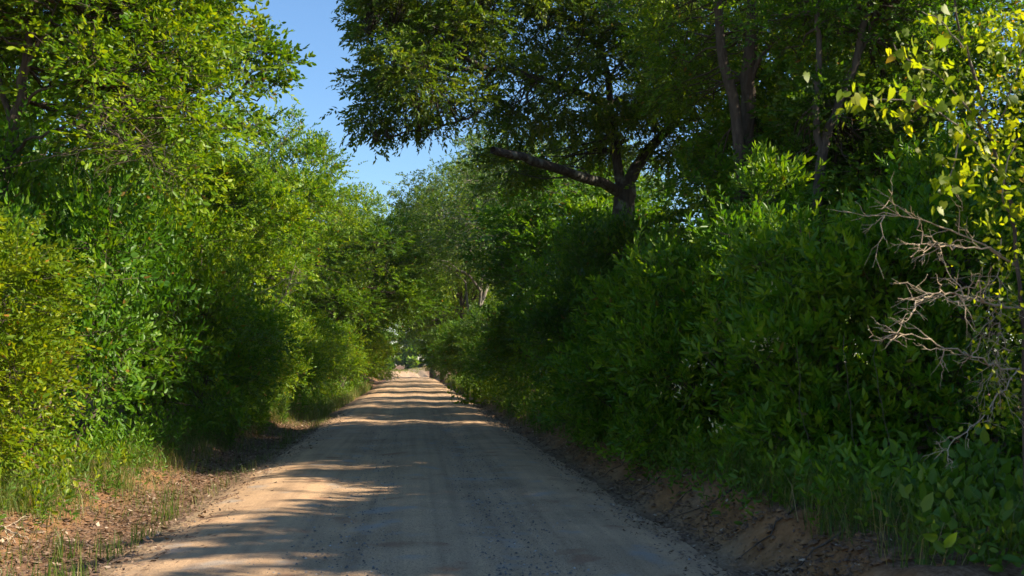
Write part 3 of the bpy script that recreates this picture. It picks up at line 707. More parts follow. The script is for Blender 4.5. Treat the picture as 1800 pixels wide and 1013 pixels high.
# ---- bough of the tall left tree that reaches out to the sky
def bough(root, paths, lobes, seed, leafm, bark):
    rng = np.random.default_rng(seed)
    inv = Matrix.LocRotScale(root.location, root.rotation_euler, root.scale).inverted()
    nodes = []
    for pts, a, b in paths:
        q = np.array(pts); n = 10; t = np.linspace(0, len(q) - 1, n)
        q = np.stack([np.interp(t, range(len(q)), q[:, k]) for k in range(3)], -1); q[1:-1] += rng.normal(0, 0.02, (n - 2, 3))
        T = Tubes(); T.add(q, np.linspace(a, b, n), 6); me = T.mesh('limb', bark); me.transform(inv); link('limb', me, root); nodes += list(q)
    lob = []
    for u, v, dd, ru, rv, rd in lobes: p = P(u, v, dd); k = dd / F; lob.append((p[0], p[1], p[2], ru * k, rd, rv * k))
    fr, (O, tips), (cc, cb) = crown_frames(rng, lob, 26, 9, 0.12, 8, 0.30, 0.11, 0.062, droop=0.15, hang=0.15)
    nodes = np.array(nodes); tw = Tubes()
    for c in cc:
        k = int(np.argmin(np.linalg.norm(nodes - c, axis=1))); tw.add(curve(rng, nodes[k], c, 4, 0.07), np.linspace(0.012, 0.004, 4), 4)
    me = twig_mesh('branchwork', rng, O, tips, bark, 0.005, tw); me.transform(inv); link('branchwork', me, root)['kind'] = 'stuff'
    me = foliage_mesh('crown', fr, leafm, 'oval'); me.transform(inv); link('crown', me, root)['kind'] = 'stuff'
bough(rows_left[0], [([P(380, 200, 19.5), P(420, 160, 19.2), P(460, 125, 19.), P(515, 105, 18.8)], 0.04, 0.01), ([P(420, 160, 19.2), P(450, 180, 19), P(480, 150, 18.8)], 0.02, 0.008), ([P(390, 230, 19.5), P(430, 215, 19), P(465, 228, 18.8)], 0.02, 0.006)],
      [(455, 95, 19, 26, 24, 0.7), (495, 113, 18.8, 16, 14, 0.5), (428, 130, 19.2, 26, 26, 0.7), (485, 140, 18.9, 14, 8, 0.4), (432, 222, 19, 18, 8, 0.4)], 95, M['bright'], M['bark'])

# ------------------------------------------------------------------ shrubs
LS = [
    (S_mid, -5.6, 14.6, (1.0, 1.0, 1.45), 'tall shaded green shrub behind the sunlit bush at the left edge'),
    (S_mid, -5.9, 17.4, (1.15, 1.1, 1.5), 'broad leafy shrub under the near left tree, third from the left edge'),
    (S_bright, -5.2, 20.6, (1.05, 1.05, 1.45), 'green shrub with hanging sunlit sprays below the tall left tree'),
    (S_mid, -5.0, 24.6, (1.0, 1.0, 1.05), 'leafy green shrub at the foot of the dense olive tree'),
    (S_bright, -5.5, 27.2, (1.1, 1.1, 1.0), 'sunlit green shrub standing over the lance-leaved weeds, left verge'),
    (S_bright, -5.0, 31.5, (1.1, 1.1, 1.1), 'bright shrub on the left verge before the grey dead branch'),
    (S_bright, -4.9, 37.0, (1.1, 1.1, 1.1), 'rounded green shrub halfway down the left verge'),
    (S_bright, -4.8, 44.0, (1.2, 1.2, 1.15), 'green shrub beside the patch of tall sunlit grass on the left'),
    (S_bright, -4.6, 53.0, (1.3, 1.3, 1.2), 'light green shrub far down the left verge beyond the tall grass'),
    (S_bright, -4.5, 64.0, (1.4, 1.4, 1.3), 'far green shrub on the left verge near the sunlit stretch of road'),
    (S_yellow, -4.4, 78.0, (1.5, 1.5, 1.4), 'small far yellowish shrub low on the left near the road end'),
    (S_bright, -4.4, 96.0, (1.6, 1.6, 1.6), 'farthest low green shrub on the left, at the road end'),
]
for pr, x, y, s, lb in LS: put(pr, x, y, rr(), s, lb, 'shrub', 'shrubs along the left verge')
RS = [
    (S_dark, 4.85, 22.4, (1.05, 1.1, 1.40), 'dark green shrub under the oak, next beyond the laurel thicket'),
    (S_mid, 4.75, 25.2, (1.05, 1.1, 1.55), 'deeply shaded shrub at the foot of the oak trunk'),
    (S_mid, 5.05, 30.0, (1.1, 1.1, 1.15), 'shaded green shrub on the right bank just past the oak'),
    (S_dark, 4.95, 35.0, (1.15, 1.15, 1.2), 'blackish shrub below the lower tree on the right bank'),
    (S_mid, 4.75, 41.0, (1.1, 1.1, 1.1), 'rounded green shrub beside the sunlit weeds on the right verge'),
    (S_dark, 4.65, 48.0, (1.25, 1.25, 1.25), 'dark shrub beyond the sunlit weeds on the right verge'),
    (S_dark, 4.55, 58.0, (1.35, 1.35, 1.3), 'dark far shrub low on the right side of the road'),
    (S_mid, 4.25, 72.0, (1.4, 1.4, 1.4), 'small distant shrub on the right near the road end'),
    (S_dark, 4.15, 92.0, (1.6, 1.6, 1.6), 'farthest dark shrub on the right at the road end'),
]
for pr, x, y, s, lb in RS: put(pr, x, y, rr(), s, lb, 'shrub', 'shrubs along the right verge')

# ---- sunlit bush at the left edge (near)
def near_shrub(label, x, y, seed, lobes, leafm, n_clump, per, cr, m, sl, ln, wd, singles=250, **kw):
    z = float(ground_z(x, y)) - 0.03
    root, fr = build_shrub(kw.pop('name', 'laurel_shrub'), seed, lobes, leafm, kw.pop('bark', M['bark']), n_clump, per, cr, m, sl, ln, wd, singles=singles, eye=(0 - x, 0 - y, EYE - z + 0.8), **kw)
    root.location = (x, y, z); tag(root, label, kw.get('cat', 'shrub'))
    return root
near_shrub('sunlit yellow-green bush at the left edge beside the litter strip', -5.15, 11.9, 31,
    [(0, 0, 1.6, 1.0, 1.0, 1.2), (0.35, -0.3, 2.3, 0.6, 0.7, 0.6), (-0.5, 0.1, 2.5, 0.9, 0.8, 0.6), (0.25, -0.2, 1.2, 0.75, 0.75, 0.8), (-0.3, -0.4, 0.6, 0.8, 0.7, 0.5), (-1.2, 0, 1.8, 0.8, 0.8, 1.3)],
    M['yellow'], 170, 20, 0.20, 9, 0.30, 0.075, 0.036, name='verge_shrub')

# ---- laurel thicket on the right bank
lau = dict(whorl=True, ang=48, upw=0.55, droop=0.05, outw=0.7, hang=-0.05)
near_shrub('nearest laurel shrub of the right thicket, large glossy leaves above the clay bank', 5.0, 10.6, 41,
    [(0, 0, 1.5, 1.0, 1.0, 1.0), (-0.75, -0.2, 1.15, 0.75, 0.8, 0.6), (0.35, -0.3, 2.35, 0.7, 0.8, 0.5), (-0.55, 0.5, 2.2, 0.6, 0.7, 0.55), (0.95, -0.5, 1.6, 0.8, 0.8, 0.8), (-0.6, -0.6, 0.5, 0.9, 0.7, 0.4), (0.2, -0.9, 0.9, 0.9, 0.6, 0.6), (-0.1, -0.3, 2.0, 0.6, 0.6, 0.5), (1.2, 0.2, 2.6, 0.55, 0.6, 0.5), (-0.9, 0.6, 1.4, 0.6, 0.6, 0.5), (0.7, -0.9, 0.5, 0.9, 0.6, 0.4)],
    M['laurel'], 200, 16, 0.22, 9, 0.24, 0.115, 0.041, singles=300, **lau)
near_shrub('tallest laurel shrub of the right thicket with upright leafy tips, left of the nearest one', 4.65, 13.8, 42,
    [(0, 0, 1.6, 1.1, 1.1, 1.2), (-0.8, -0.4, 1.2, 0.8, 0.8, 0.65), (0.0, -0.2, 2.8, 0.65, 0.7, 0.6), (0.45, 0, 3.55, 0.40, 0.5, 0.65), (-0.7, 0.3, 2.2, 0.65, 0.7, 0.55), (0.9, -0.5, 2.2, 0.75, 0.8, 0.7), (-0.6, -0.2, 0.4, 1.0, 0.9, 0.4), (-0.9, 0.7, 1.3, 0.7, 0.7, 0.5), (-0.3, -0.8, 1.9, 0.6, 0.5, 0.5), (0.8, 0.3, 2.9, 0.5, 0.6, 0.5), (0.2, -0.9, 0.8, 0.9, 0.6, 0.5)],
    M['laurel'], 230, 16, 0.23, 9, 0.24, 0.115, 0.041, singles=300, **lau)
near_shrub('laurel shrub in deep shade at the far end of the right thicket', 4.4, 17.6, 43,
    [(0, 0, 1.5, 1.0, 1.1, 1.1), (-0.7, -0.4, 1.1, 0.8, 0.8, 0.6), (0.2, 0, 2.8, 0.7, 0.7, 0.5), (-0.4, 0.6, 2.1, 0.75, 0.75, 0.6), (0.5, -0.6, 2.3, 0.75, 0.75, 0.6), (-0.5, 0.2, 0.4, 1.0, 1.1, 0.4), (-0.3, -0.9, 1.7, 0.6, 0.6, 0.5), (0.9, -0.2, 3.0, 0.5, 0.6, 0.5), (-0.8, 0.9, 1.2, 0.7, 0.7, 0.5)],
    M['laurel'], 210, 16, 0.24, 9, 0.24, 0.112, 0.040, singles=200, **lau)
near_shrub('laurel shrub behind the pale dead branches at the right edge', 7.3, 12.6, 44,
    [(0, 0, 1.9, 1.1, 1.0, 1.3), (-0.5, -0.3, 3.1, 0.7, 0.7, 0.6), (0.6, 0, 3.0, 0.8, 0.8, 0.7), (0.3, -0.6, 1.2, 1.2, 0.8, 0.9), (-0.8, -0.4, 2.1, 0.7, 0.7, 0.6), (0.2, -0.6, 2.3, 0.7, 0.6, 0.5)],
    M['laurel'], 130, 16, 0.24, 9, 0.24, 0.125, 0.044, singles=200, **lau)

# ------------------------------------------------------------------ woods behind the first rows
def wood(name, label, seed, boxes, n, leafm, ln, wd, mlv=9):
    rng = np.random.default_rng(seed)
    lob = []
    for (x0, x1, y0, y1, h0, h1, k) in boxes:
        for _ in range(k):
            x = rng.uniform(x0, x1); y = rng.uniform(y0, y1); h = rng.uniform(h0, h1); r = rng.uniform(1.6, 2.8) * (2.0 if y0 > 200 else 0.68 if y1 < 16 else 1.0)
            g = float(ground_z(x, y))
            lob.append((x, y, g + h * 0.30, r, r, h * 0.32)); lob.append((x, y, g + h * 0.72, r * 0.9, r * 0.9, h * 0.28))
    fr, (O, tips), _ = crown_frames(rng, lob, n, 14, 0.55, mlv, 0.6, ln, wd, shell=0.6, zmin=0.1, droop=0.25)
    o = link(name, foliage_mesh(name, fr, leafm)); tag(o, label, kind='stuff'); return o
wood('woods', 'mass of shaded woodland filling in behind the left row of trees', 51, [(-15, -8.6, 16, 60, 5, 8.5, 26), (-15, -8, 60, 140, 8, 12, 22)], 330, M['mid'], 0.30, 0.17)
wood('woods', 'mass of shaded woodland filling in behind the right row of trees', 52, [(8.5, 14, 19, 41, 5.0, 8.0, 26), (8.5, 15, 52, 68, 3.0, 6.5, 10), (7.5, 15, 68, 140, 8, 13, 24)], 430, M['dark'], 0.25, 0.14)
wood('woods', 'unseen woodland beyond the right edge, added to shade the road and laurels', 54, [(10.8, 12.8, -1.0, 2.0, 6.2, 7.2, 6), (11.0, 12.6, 3.4, 5.0, 4.2, 4.7, 5), (10.8, 12.6, 5.9, 8.8, 7.0, 7.7, 15), (10.5, 13.5, 9.4, 15, 5.0, 7.6, 10)], 560, M['dark'], 0.25, 0.16)  # added out of view; tops shaped to shade the road, low stretch lights sapling
wood('woods', 'blue-grey line of far woods beyond the open ground at the road end', 53, [(-45, 45, 285, 320, 8, 13, 90)], 620, M['mid'], 1.1, 0.7, 7)

# ------------------------------------------------------------------ vine-hung sapling and dead branches at the right
def sapling():
    rng = np.random.default_rng(61); d = 6.6
    p0 = P(1795, 700, d); base = np.array((p0[0], d, float(ground_z(p0[0], d)) - 0.05))
    root = tag(empty('vine_sapling', tuple(base)), 'thin sapling hung with big sunlit yellow-green vine leaves at the right edge', 'sapling')
    def tube(nm, pts, r0, r1, mat):
        pts = [np.asarray(p) - base for p in pts]; n = 3 * len(pts)
        t = np.linspace(0, len(pts) - 1, n); q = np.stack([np.interp(t, range(len(pts)), [p[j] for p in pts]) for j in range(3)], -1)
        q[1:-1] = 0.25 * q[:-2] + 0.5 * q[1:-1] + 0.25 * q[2:]; q[1:-1] += rng.normal(0, 0.006, (n - 2, 3))
        T = Tubes(); T.add(q, np.linspace(r0, r1, n), 6); link(nm, T.mesh(nm, mat), root); return q
    tube('trunk', [base, P(1797, 600, d), P(1790, 480, d), P(1782, 380, d), P(1765, 320, d), P(1745, 250, d), P(1720, 160, d), P(1690, 60, d), P(1670, -30, d)], 0.018, 0.008, M['bark'])
    runs = [([P(1765, 320, d), P(1725, 260, d - .1), P(1690, 225, d - .2), P(1640, 190, d - .3), P(1590, 175, d - .3), P(1520, 175, d - .3), P(1475, 172, d - .3)], 95, 52),
            ([P(1745, 250, d), P(1700, 190, d), P(1650, 130, d - .1), P(1600, 110, d - .2), P(1570, 75, d - .2)], 55, 52),
            ([P(1720, 160, d), P(1700, 90, d), P(1660, 40, d), P(1620, 20, d)], 35, 52),
            ([P(1690, 230, d - .2), P(1680, 280, d - .3), P(1665, 320, d - .3), P(1650, 340, d - .3)], 45, 46),
            ([P(1745, 250, d), P(1770, 180, d - .2), P(1790, 120, d - .3), P(1800, 60, d - .3)], 40, 52),
            ([P(1780, 380, d), P(1760, 350, d - .2), P(1770, 280, d - .2), P(1795, 240, d - .2)], 30, 46)]
    fr = []
    for pts, n, spread in runs:
        q = tube('vine_stem', pts, 0.007, 0.003, M['greybark'])
        t = rng.uniform(0.15, 1, n) * (len(q) - 1)
        B = np.stack([np.interp(t, range(len(q)), q[:, j]) for j in range(3)], -1) + rng.normal(0, spread * d / F * 0.55, (n, 3))
        D = rng.normal(0, 0.5, (n, 3)); D[:, 2] -= 0.9; D = nrm(D)
        nl = rng.normal(0, 0.6, (n, 3)) + np.array((0.5, -0.5, 0.5)); S = nrm(np.cross(D, nl))
        s = rng.uniform(0.045, 0.105, n)
        fr.append((B, D, S, s, s * rng.uniform(0.7, 0.9, n), np.where(rng.random(n) < 0.015, 1.0, rng.beta(2, 2, n) * 0.9)))
    fr = [np.concatenate([f[k] for f in fr]) for k in range(6)]
    single_leaves(root, fr, M['vine'], 'heart', 0.12, 0.15)
    # small lower leaves, too fine to pick apart
    n = 1900; t = rng.uniform(0, 1, n)
    c = np.stack([P(1772 + rng.normal(0, 42), v, d + rng.normal(0, 0.35)) - base for v in 20 + 740 * rng.random(n) ** 1.35])
    D = nrm(rng.normal(0, 1, (n, 3)) + np.array((0, 0, -0.3))); S = nrm(np.cross(D, rng.normal(0, 1, (n, 3))))
    s = rng.uniform(0.025, 0.055, n)
    f2 = (c, D, S, s, s * 0.55, np.where(rng.random(n) < 0.03, 1.0, rng.beta(2, 2, n) * 0.9))
    link('foliage', foliage_mesh('foliage', f2, M['vine'], 'oval'), root)['kind'] = 'stuff'
sapling()

def dead_branch(label, pts, r0, seed, twigs=8, group=None, tl=0.35, wood_m=None):
    wood_m = wood_m or M['deadwood']; twigs = int(twigs * 1.5)
    rng = np.random.default_rng(seed); base = np.asarray(pts[0])
    root = tag(empty('dead_branch', tuple(base)), label, 'dead branch', group)
    q = [np.asarray(p) - base for p in pts]; n = 4 * len(q)
    t = np.linspace(0, len(q) - 1, n); q = np.stack([np.interp(t, range(len(pts)), [p[j] for p in q]) for j in range(3)], -1)
    q[1:-1] += rng.normal(0, 0.009, (n - 2, 3))
    T = Tubes(); T.add(q, np.linspace(r0 * 0.7, r0 * 0.22, n) * rng.uniform(0.9, 1.12, n), 6); link('limb', T.mesh('limb', wood_m), root)
    for k in range(twigs):
        i = rng.integers(n // 4, n - 1); dirn = nrm(nrm(q[i] - q[i - 1]) + rng.normal(0, 0.75, 3))
        ln = tl * rng.uniform(0.4, 1.2)
        a = curve(rng, q[i], q[i] + dirn * ln, 6, 0.06)
        T = Tubes(); T.add(a, np.linspace(r0 * 0.36, r0 * 0.12, 6), 5); tw = link('twig', T.mesh('twig', wood_m), root)
        for j in range(3):
            e = curve(rng, a[2 + j % 3], a[2 + j % 3] + nrm(dirn + rng.normal(0, 0.7, 3)) * ln * 0.45, 4, 0.06)
            T = Tubes(); T.add(e, np.linspace(r0 * 0.2, r0 * 0.08, 4), 4); link('twiglet', T.mesh('twiglet', wood_m), tw)
    return root
d = 6.7
g = 'pale dead branches at the right edge'
dead_branch('uppermost long dead branch, arching leftwards from the vine sapling', [P(1790, 470, d), P(1720, 425, d - .1), P(1650, 397, d - .2), P(1590, 380, d - .2), P(1530, 378, d - .2)], 0.011, 1, 7, g)
dead_branch('pale dead branch with a hooked fork just under the uppermost one', [P(1790, 470, d), P(1745, 436, d - .15), P(1680, 438, d - .2), P(1648, 430, d - .3), P(1620, 432, d - .3), P(1600, 452, d - .35)], 0.011, 2, 8, g, 0.25)
dead_branch('thick pale dead branch with a crowded tuft of twigs at mid height', [P(1797, 545, d), P(1750, 535, d - .1), P(1700, 525, d - .2), P(1660, 512, d - .3), P(1625, 525, d - .35), P(1600, 540, d - .4)], 0.013, 3, 16, g, 0.3)
dead_branch('long straight dead branch sloping down to the right below the twig tuft', [P(1797, 655, d), P(1740, 640, d - .2), P(1670, 610, d - .3), P(1600, 588, d - .4), P(1552, 582, d - .45)], 0.011, 4, 9, g, 0.26)
dead_branch('lowest dead branch, bent down towards the broad-leaved weeds', [P(1797, 640, d + .2), P(1760, 690, d), P(1720, 740, d - .1), P(1680, 775, d - .2), P(1642, 808, d - .2)], 0.008, 5, 6, g, 0.22)
dead_branch('tangle of thin brown dead stems hanging beside the sapling trunk', [P(1760, 420, d), P(1755, 480, d), P(1762, 560, d - .1), P(1750, 640, d - .1), P(1758, 720, d)], 0.006, 6, 34, g, 0.36)
dead_branch('bare grey branch sticking out of the left trees above the verge', [P(470, 560, 30), P(500, 520, 29.5), P(512, 490, 29), P(520, 462, 29)], 0.03, 7, 7, None, 0.8)
dead_branch('leafless twig poking into the sky above the dense olive tree', [P(470, 290, 25), P(482, 262, 25), P(495, 245, 25), P(505, 240, 25)], 0.02, 8, 5, None, 0.4)
dead_branch('small crooked bare branch by the dark trunk far down on the right', [P(872, 585, 42), P(858, 600, 41.5), P(856, 585, 41.2), P(846, 583, 41)], 0.04, 9, 3, None, 0.4)
dead_branch('tangle of grey-brown dead vine stems under the near upper left tree', [P(0, 300, 13.6), P(70, 280, 13.4), P(150, 262, 13.2), P(215, 250, 13.), P(270, 262, 12.9)], 0.010, 11, 18, None, 0.8, M['bark'])
dead_branch('fallen stick lying on the litter at the lower left edge', [P(-10, 922, 10.4), P(20, 932, 10.3), P(50, 948, 10.15)], 0.018, 10, 3, None, 0.25)

# ------------------------------------------------------------------ weeds, grasses, flowers
def weed_proto(name, seed, stems, h, ln, wd, leafm, m=14, spread=0.22, shape='oval', ang=58):
    rng = np.random.default_rng(seed); root = empty(name)
    O, A = [], []
    for k in range(stems):
        a = rng.uniform(0, 6.28); b = np.array((math.cos(a), math.sin(a), 0)) * rng.uniform(0, spread)
        t = b + np.array((rng.normal(0, 0.12), rng.normal(0, 0.12), h * rng.uniform(0.6, 1.05)))
        pts = curve(rng, b - np.array((0, 0, 0.05)), t, 5, 0.03); T = Tubes(); T.add(pts, np.linspace(0.006, 0.002, 5), 4)
        link('stem', T.mesh('stem', M['stem']), root); O.append(b); A.append(t - b)
    O = np.array(O); A = np.array(A); hh = np.linalg.norm(A, axis=1)
    B, D, S, l, w, _ = spray_leaves(rng, O, A, m, 1.0, ln, wd, droop=0.02, ang=ang, whorl=True, hang=0.1)
    B = np.repeat(O, m, 0) + (B - np.repeat(O, m, 0)) * np.repeat(hh, m)[:, None]
    link('foliage', foliage_mesh('foliage', (B, D, S, l, w, rng.beta(2, 2, len(B)) * 0.9), leafm, shape, 0.15, 0.3), root)['kind'] = 'stuff'
    return root
W_lance = weed_proto('weed_plant', 71, 7, 0.95, 0.16, 0.028, M['weed'], 26)
W_broad = weed_proto('weed_plant', 72, 9, 0.60, 0.115, 0.070, M['weed'], 10, 0.28)
W_low = weed_proto('weed_plant', 73, 9, 0.40, 0.09, 0.05, M['yellow'], 9, 0.35)
W_dark = weed_proto('weed_plant', 74, 8, 0.75, 0.13, 0.05, M['mid'], 14, 0.35)
def scatter_weeds(pr, spots, label, group, smin=0.7, smax=1.25):
    for x, y in spots: put(pr, x, y, rr(), exec_rng.uniform(smin, smax), label, 'weed', group, z=float(ground_z(x, y)))
U = exec_rng.uniform
def weeds(pr, rows):
    for u, v, sc, lb in rows:
        dd = EYE * F / (v - 640.0); p = P(u, v, dd)
        for _ in range(12): dd = (EYE - float(ground_z(p[0], p[1]))) * F / (v - 640.0); p = P(u, v, dd)
        put(pr, p[0], p[1], rr(), sc, lb, 'weed', 'separate leafy weeds on the verges', z=float(ground_z(p[0], p[1])))
weeds(W_broad, [(1720, 940, 0.95, 'broad-leaved weed below the tip of the lowest dead branch, lower right'),
    (1775, 930, 1.1, 'broad-leaved weed at the right edge below the sapling trunk'),
    (1660, 950, 0.8, 'low broad-leaved weed left of the others in the lower right patch'),
    (1740, 1000, 0.75, 'broad-leaved weed nearest the bottom edge at the lower right'),
    (1790, 990, 0.85, 'broad-leaved weed in the very bottom right corner'),
    (1610, 890, 0.8, 'small broad-leaved weed at the foot of the rightmost hanging vine'),
    (1700, 890, 1.0, 'broad-leaved weed behind the lower right patch, against the dark laurels')])
weeds(W_dark, [(1520, 885, 0.9, 'upright narrow-leaved weed below the middle hanging vine on the bank top'),
    (1440, 865, 0.8, 'narrow-leaved weed below the leftmost hanging vine on the bank top'),
    (1300, 850, 0.7, 'small weed on the bank edge under the biggest laurel')])
weeds(W_lance, [(560, 722, 1.0, 'lance-leaved weed at the far end of the tall left stand'),
    (500, 742, 1.1, 'tall bright lance-leaved weed standing out above the washed sand on the left'),
    (455, 762, 1.0, 'lance-leaved weed in the middle of the left stand'),
    (400, 782, 0.9, 'shaded lance-leaved weed at the near end of the left stand')])
weeds(W_low, [(215, 840, 1.0, 'low broad weed at the top of the litter strip beside the grass'),
    (60, 905, 0.9, 'low sunlit weed at the left edge above the fallen stick'),
    (130, 870, 1.0, 'low sunlit weed under the left edge bush'),
    (822, 712, 2.4, 'sunlit yellow weed clump far along the right verge')])
def stand(label, seed, n, xr, yr, h, ln, wd, leafm, m=13):
    rng = np.random.default_rng(seed)
    X = rng.uniform(*xr, n); Y = rng.uniform(*yr, n); O = np.stack([X, Y, ground_z(X, Y)], -1)
    A = np.stack([rng.normal(0, 0.25, n), rng.normal(0, 0.25, n), np.ones(n)], -1)
    B, D, S, l, w, _ = spray_leaves(rng, O, A, m, h, ln, wd, droop=0.03, ang=60, whorl=True, hang=0.1)
    tag(link('undergrowth', foliage_mesh('undergrowth', (B, D, S, l, w, rng.beta(2, 2, len(B)) * 0.9), leafm, 'oval', 0.15, 0.25)), label, kind='stuff')
stand('shaded leafy undergrowth along the foot of the left thicket', 121, 420, (-5.0, -4.15), (14, 36), 0.6, 0.10, 0.035, M['mid'])
stand('dim leafy undergrowth on top of the right clay bank', 122, 560, (3.35, 4.2), (7.5, 24), 0.5, 0.10, 0.036, M['laurel'])
stand('straggling weeds rooted in the face of the right clay bank', 129, 520, (3.0, 3.5), (9.0, 34), 0.36, 0.08, 0.03, M['weed'], 10)
stand('dark undergrowth along the foot of the far right shrubs', 123, 420, (3.0, 4.2), (22, 75), 0.7, 0.15, 0.05, M['dark'])
stand('stand of lance-leaved green weeds along the middle of the left verge', 125, 110, (-4.7, -3.9), (20.5, 31), 0.85, 0.15, 0.030, M['weed'], 22)
stand('shaded undergrowth inside the right thicket', 132, 420, (6.2, 10.5), (9.5, 22), 1.7, 0.14, 0.05, M['laurel'], 16)
stand('mixed green weeds among the grass at the near left verge', 130, 120, (-4.75, -3.75), (10.2, 17), 0.34, 0.07, 0.028, M['weed'], 12)
stand('low sunlit broad weeds under the left edge bush', 126, 90, (-5.3, -4.3), (10.8, 15.5), 0.4, 0.09, 0.05, M['yellow'], 9)
stand('sunlit yellow weeds far along the right verge', 127, 60, (2.9, 3.7), (37, 43), 0.9, 0.16, 0.05, M['yellow'], 12)
stand('broad leafy undergrowth at the lower right corner', 128, 130, (3.5, 5.0), (6.2, 9.2), 0.45, 0.11, 0.06, M['weed'], 9)
stand('sunlit undergrowth far along the left verge', 124, 360, (-4.6, -3.3), (33, 80), 0.7, 0.16, 0.05, M['bright'])

def blades(rng, X, Y, h, lean, w):
    n = len(X); Z = ground_z(X, Y) - 0.01
    a = rng.uniform(0, 6.28, n); dx = np.cos(a); dy = np.sin(a); b = a + rng.normal(0, 0.8, n) + 1.57
    base = np.stack([X, Y, Z], -1); s = np.stack([np.cos(b), np.sin(b), np.zeros(n)], -1) * (w / 2)[:, None]
    t1 = base + np.stack([dx * lean * h * 0.35, dy * lean * h * 0.35, h * 0.6], -1); t2 = base + np.stack([dx * lean * h, dy * lean * h, h * (1 - 0.25 * lean)], -1)
    v = np.stack([base - s, base + s, t1 + s * 0.75, t1 - s * 0.75, t2], 1).reshape(-1, 3)
    k = np.arange(n)[:, None] * 5
    return v, k + [3, 2, 4], k + [0, 1, 2, 3]
def grass(label, seed, n, fx, fy, h, w=0.006, lean=(0.1, 0.95)):
    rng = np.random.default_rng(seed); X, Y = fx(rng, n), fy(rng, n)
    keep = (fuzz(X, Y, 2.1, 7) + 0.5 * fuzz(X, Y, 5.0, 3)) > -0.1 + rng.normal(0, 0.25, n); X, Y = X[keep], Y[keep]; n = len(X)
    v, t, q = blades(rng, X, Y, rng.uniform(*h, n), rng.uniform(*lean, n), rng.uniform(0.6, 1.4, n) * w)
    val = np.repeat(np.where(rng.random(n) < 0.12, 1.0, rng.beta(2, 2, n) * 0.88), 5)
    tag(link('grass', mesh_from('grass', v, t, q, M['grass'], val)), label, kind='stuff')
grass('green grass along the foot of the left thicket', 81, 26000, lambda r, n: -4.6 + np.abs(r.normal(0, 0.42, n)), lambda r, n: r.uniform(9.5, 34, n), (0.12, 0.45))
grass('tall sunlit grass far along the left verge', 82, 12000, lambda r, n: r.uniform(-4.4, -2.9, n), lambda r, n: r.uniform(33, 75, n), (0.25, 0.75), 0.012)
grass('thin grass scattered over the left litter strip', 83, 5000, lambda r, n: r.uniform(-4.4, -2.5, n), lambda r, n: r.uniform(8, 34, n), (0.06, 0.22))
grass('grass fringe on top of the right clay bank', 84, 9000, lambda r, n: 3.3 + np.abs(r.normal(0, 0.5, n)), lambda r, n: r.uniform(6.5, 22, n), (0.15, 0.6))
grass('dim grass along the far right verge', 85, 6000, lambda r, n: r.uniform(2.9, 3.8, n), lambda r, n: r.uniform(22, 90, n), (0.2, 0.5), 0.010)
grass('pale grass on the open ground past the road end', 86, 6000, lambda r, n: r.uniform(-25, 25, n), lambda r, n: r.uniform(190, 285, n), (0.3, 0.7), 0.06)

def tuft(seed, n, h, sp):
    rng = np.random.default_rng(seed); root = empty('grass_tuft')
    X = rng.normal(0, sp, n); Y = rng.normal(0, sp, n); z0 = ground_z(X, Y)
    v, t, q = blades(rng, X, Y, rng.uniform(h * 0.45, h, n), rng.uniform(0.05, 0.6, n), rng.uniform(0.6, 1.3, n) * 0.009)
    v[:, 2] -= np.repeat(z0, 5)
    link('blades', mesh_from('blades', v, t, q, M['grass'], np.repeat(rng.beta(2, 2, n) * 0.9, 5)), root)['kind'] = 'stuff'
    return root
G1, G2 = tuft(88, 46, 0.62, 0.11), tuft(89, 24, 0.32, 0.07)
for pr, u, v, s, lb in [
    (G1, 297, 888, 0.95, 'tallest grass tuft, standing alone at the edge of the litter strip'),
    (G2, 118, 942, 1.2, 'grass tuft with one long bent blade on the sunlit litter'),
    (G2, 70, 1000, 1.1, 'grass tuft at the bottom left on dark litter'),
    (G2, 102, 995, 1.3, 'thin upright grass tuft beside the bottom left tuft'),
    (G2, 200, 950, 1.0, 'short broad-bladed tuft at the edge of the sand, lower left'),
    (G2, 245, 928, 0.9, 'small tuft by the sand edge just below the tallest tuft'),
    (G2, 135, 1008, 1.0, 'reddish-based tuft right at the bottom edge, lower left'),
    (G2, 15, 985, 0.8, 'tiny tuft in the lower left corner'),
    (G1, 215, 850, 0.75, 'dense tuft at the foot of the lit weeds on the left'),
    (G1, 505, 765, 0.9, 'sunlit tuft on the left verge beside the washed sand'),
    (G1, 555, 745, 0.9, 'far tuft on the left verge at the road edge')]:
    dd = EYE * F / (v - 640.0); p = P(u, v, dd); put(pr, p[0], p[1], rr(), s, lb, 'grass tuft', 'grass tufts on the left verge', z=float(ground_z(p[0], p[1])))

# honeysuckle blossoms on the laurels
def bloom(label, u, v, d, n, seed, w=60, h=22):
    rng = np.random.default_rng(seed); c = P(u, v, d)
    root = tag(empty('honeysuckle_bloom', tuple(c)), label, 'flowers', 'honeysuckle blooms on the laurels')
    B = np.stack([rng.normal(0, w * d / F * 0.4, n), rng.normal(-0.1, 0.08, n), rng.normal(0, h * d / F * 0.45, n)], -1)
    D = nrm(rng.normal(0, 0.5, (n, 3)) + np.array((-0.2, -0.3, 0.6))); S = nrm(np.cross(D, rng.normal(0, 1, (n, 3)))); s = rng.uniform(0.03, 0.055, n)
    fr = [B, D, S, s, s * 0.32, rng.random(n) * 0.9]
    single_leaves(root, fr, M['flower'], 'oval', 0.3, 0.5, 'petal')
bloom('biggest cluster of white and yellow honeysuckle blossom on the near laurel', 1345, 603, 10.0, 40, 1)
bloom('honeysuckle blossom low on the laurels near the bank', 1255, 752, 10.2, 16, 2, 40, 14)
bloom('honeysuckle blossom on the left part of the laurel thicket', 1195, 683, 11.6, 16, 3, 45, 12)
bloom('small pale honeysuckle blossom midway between the other clusters', 1220, 640, 11.4, 9, 4, 34, 8)
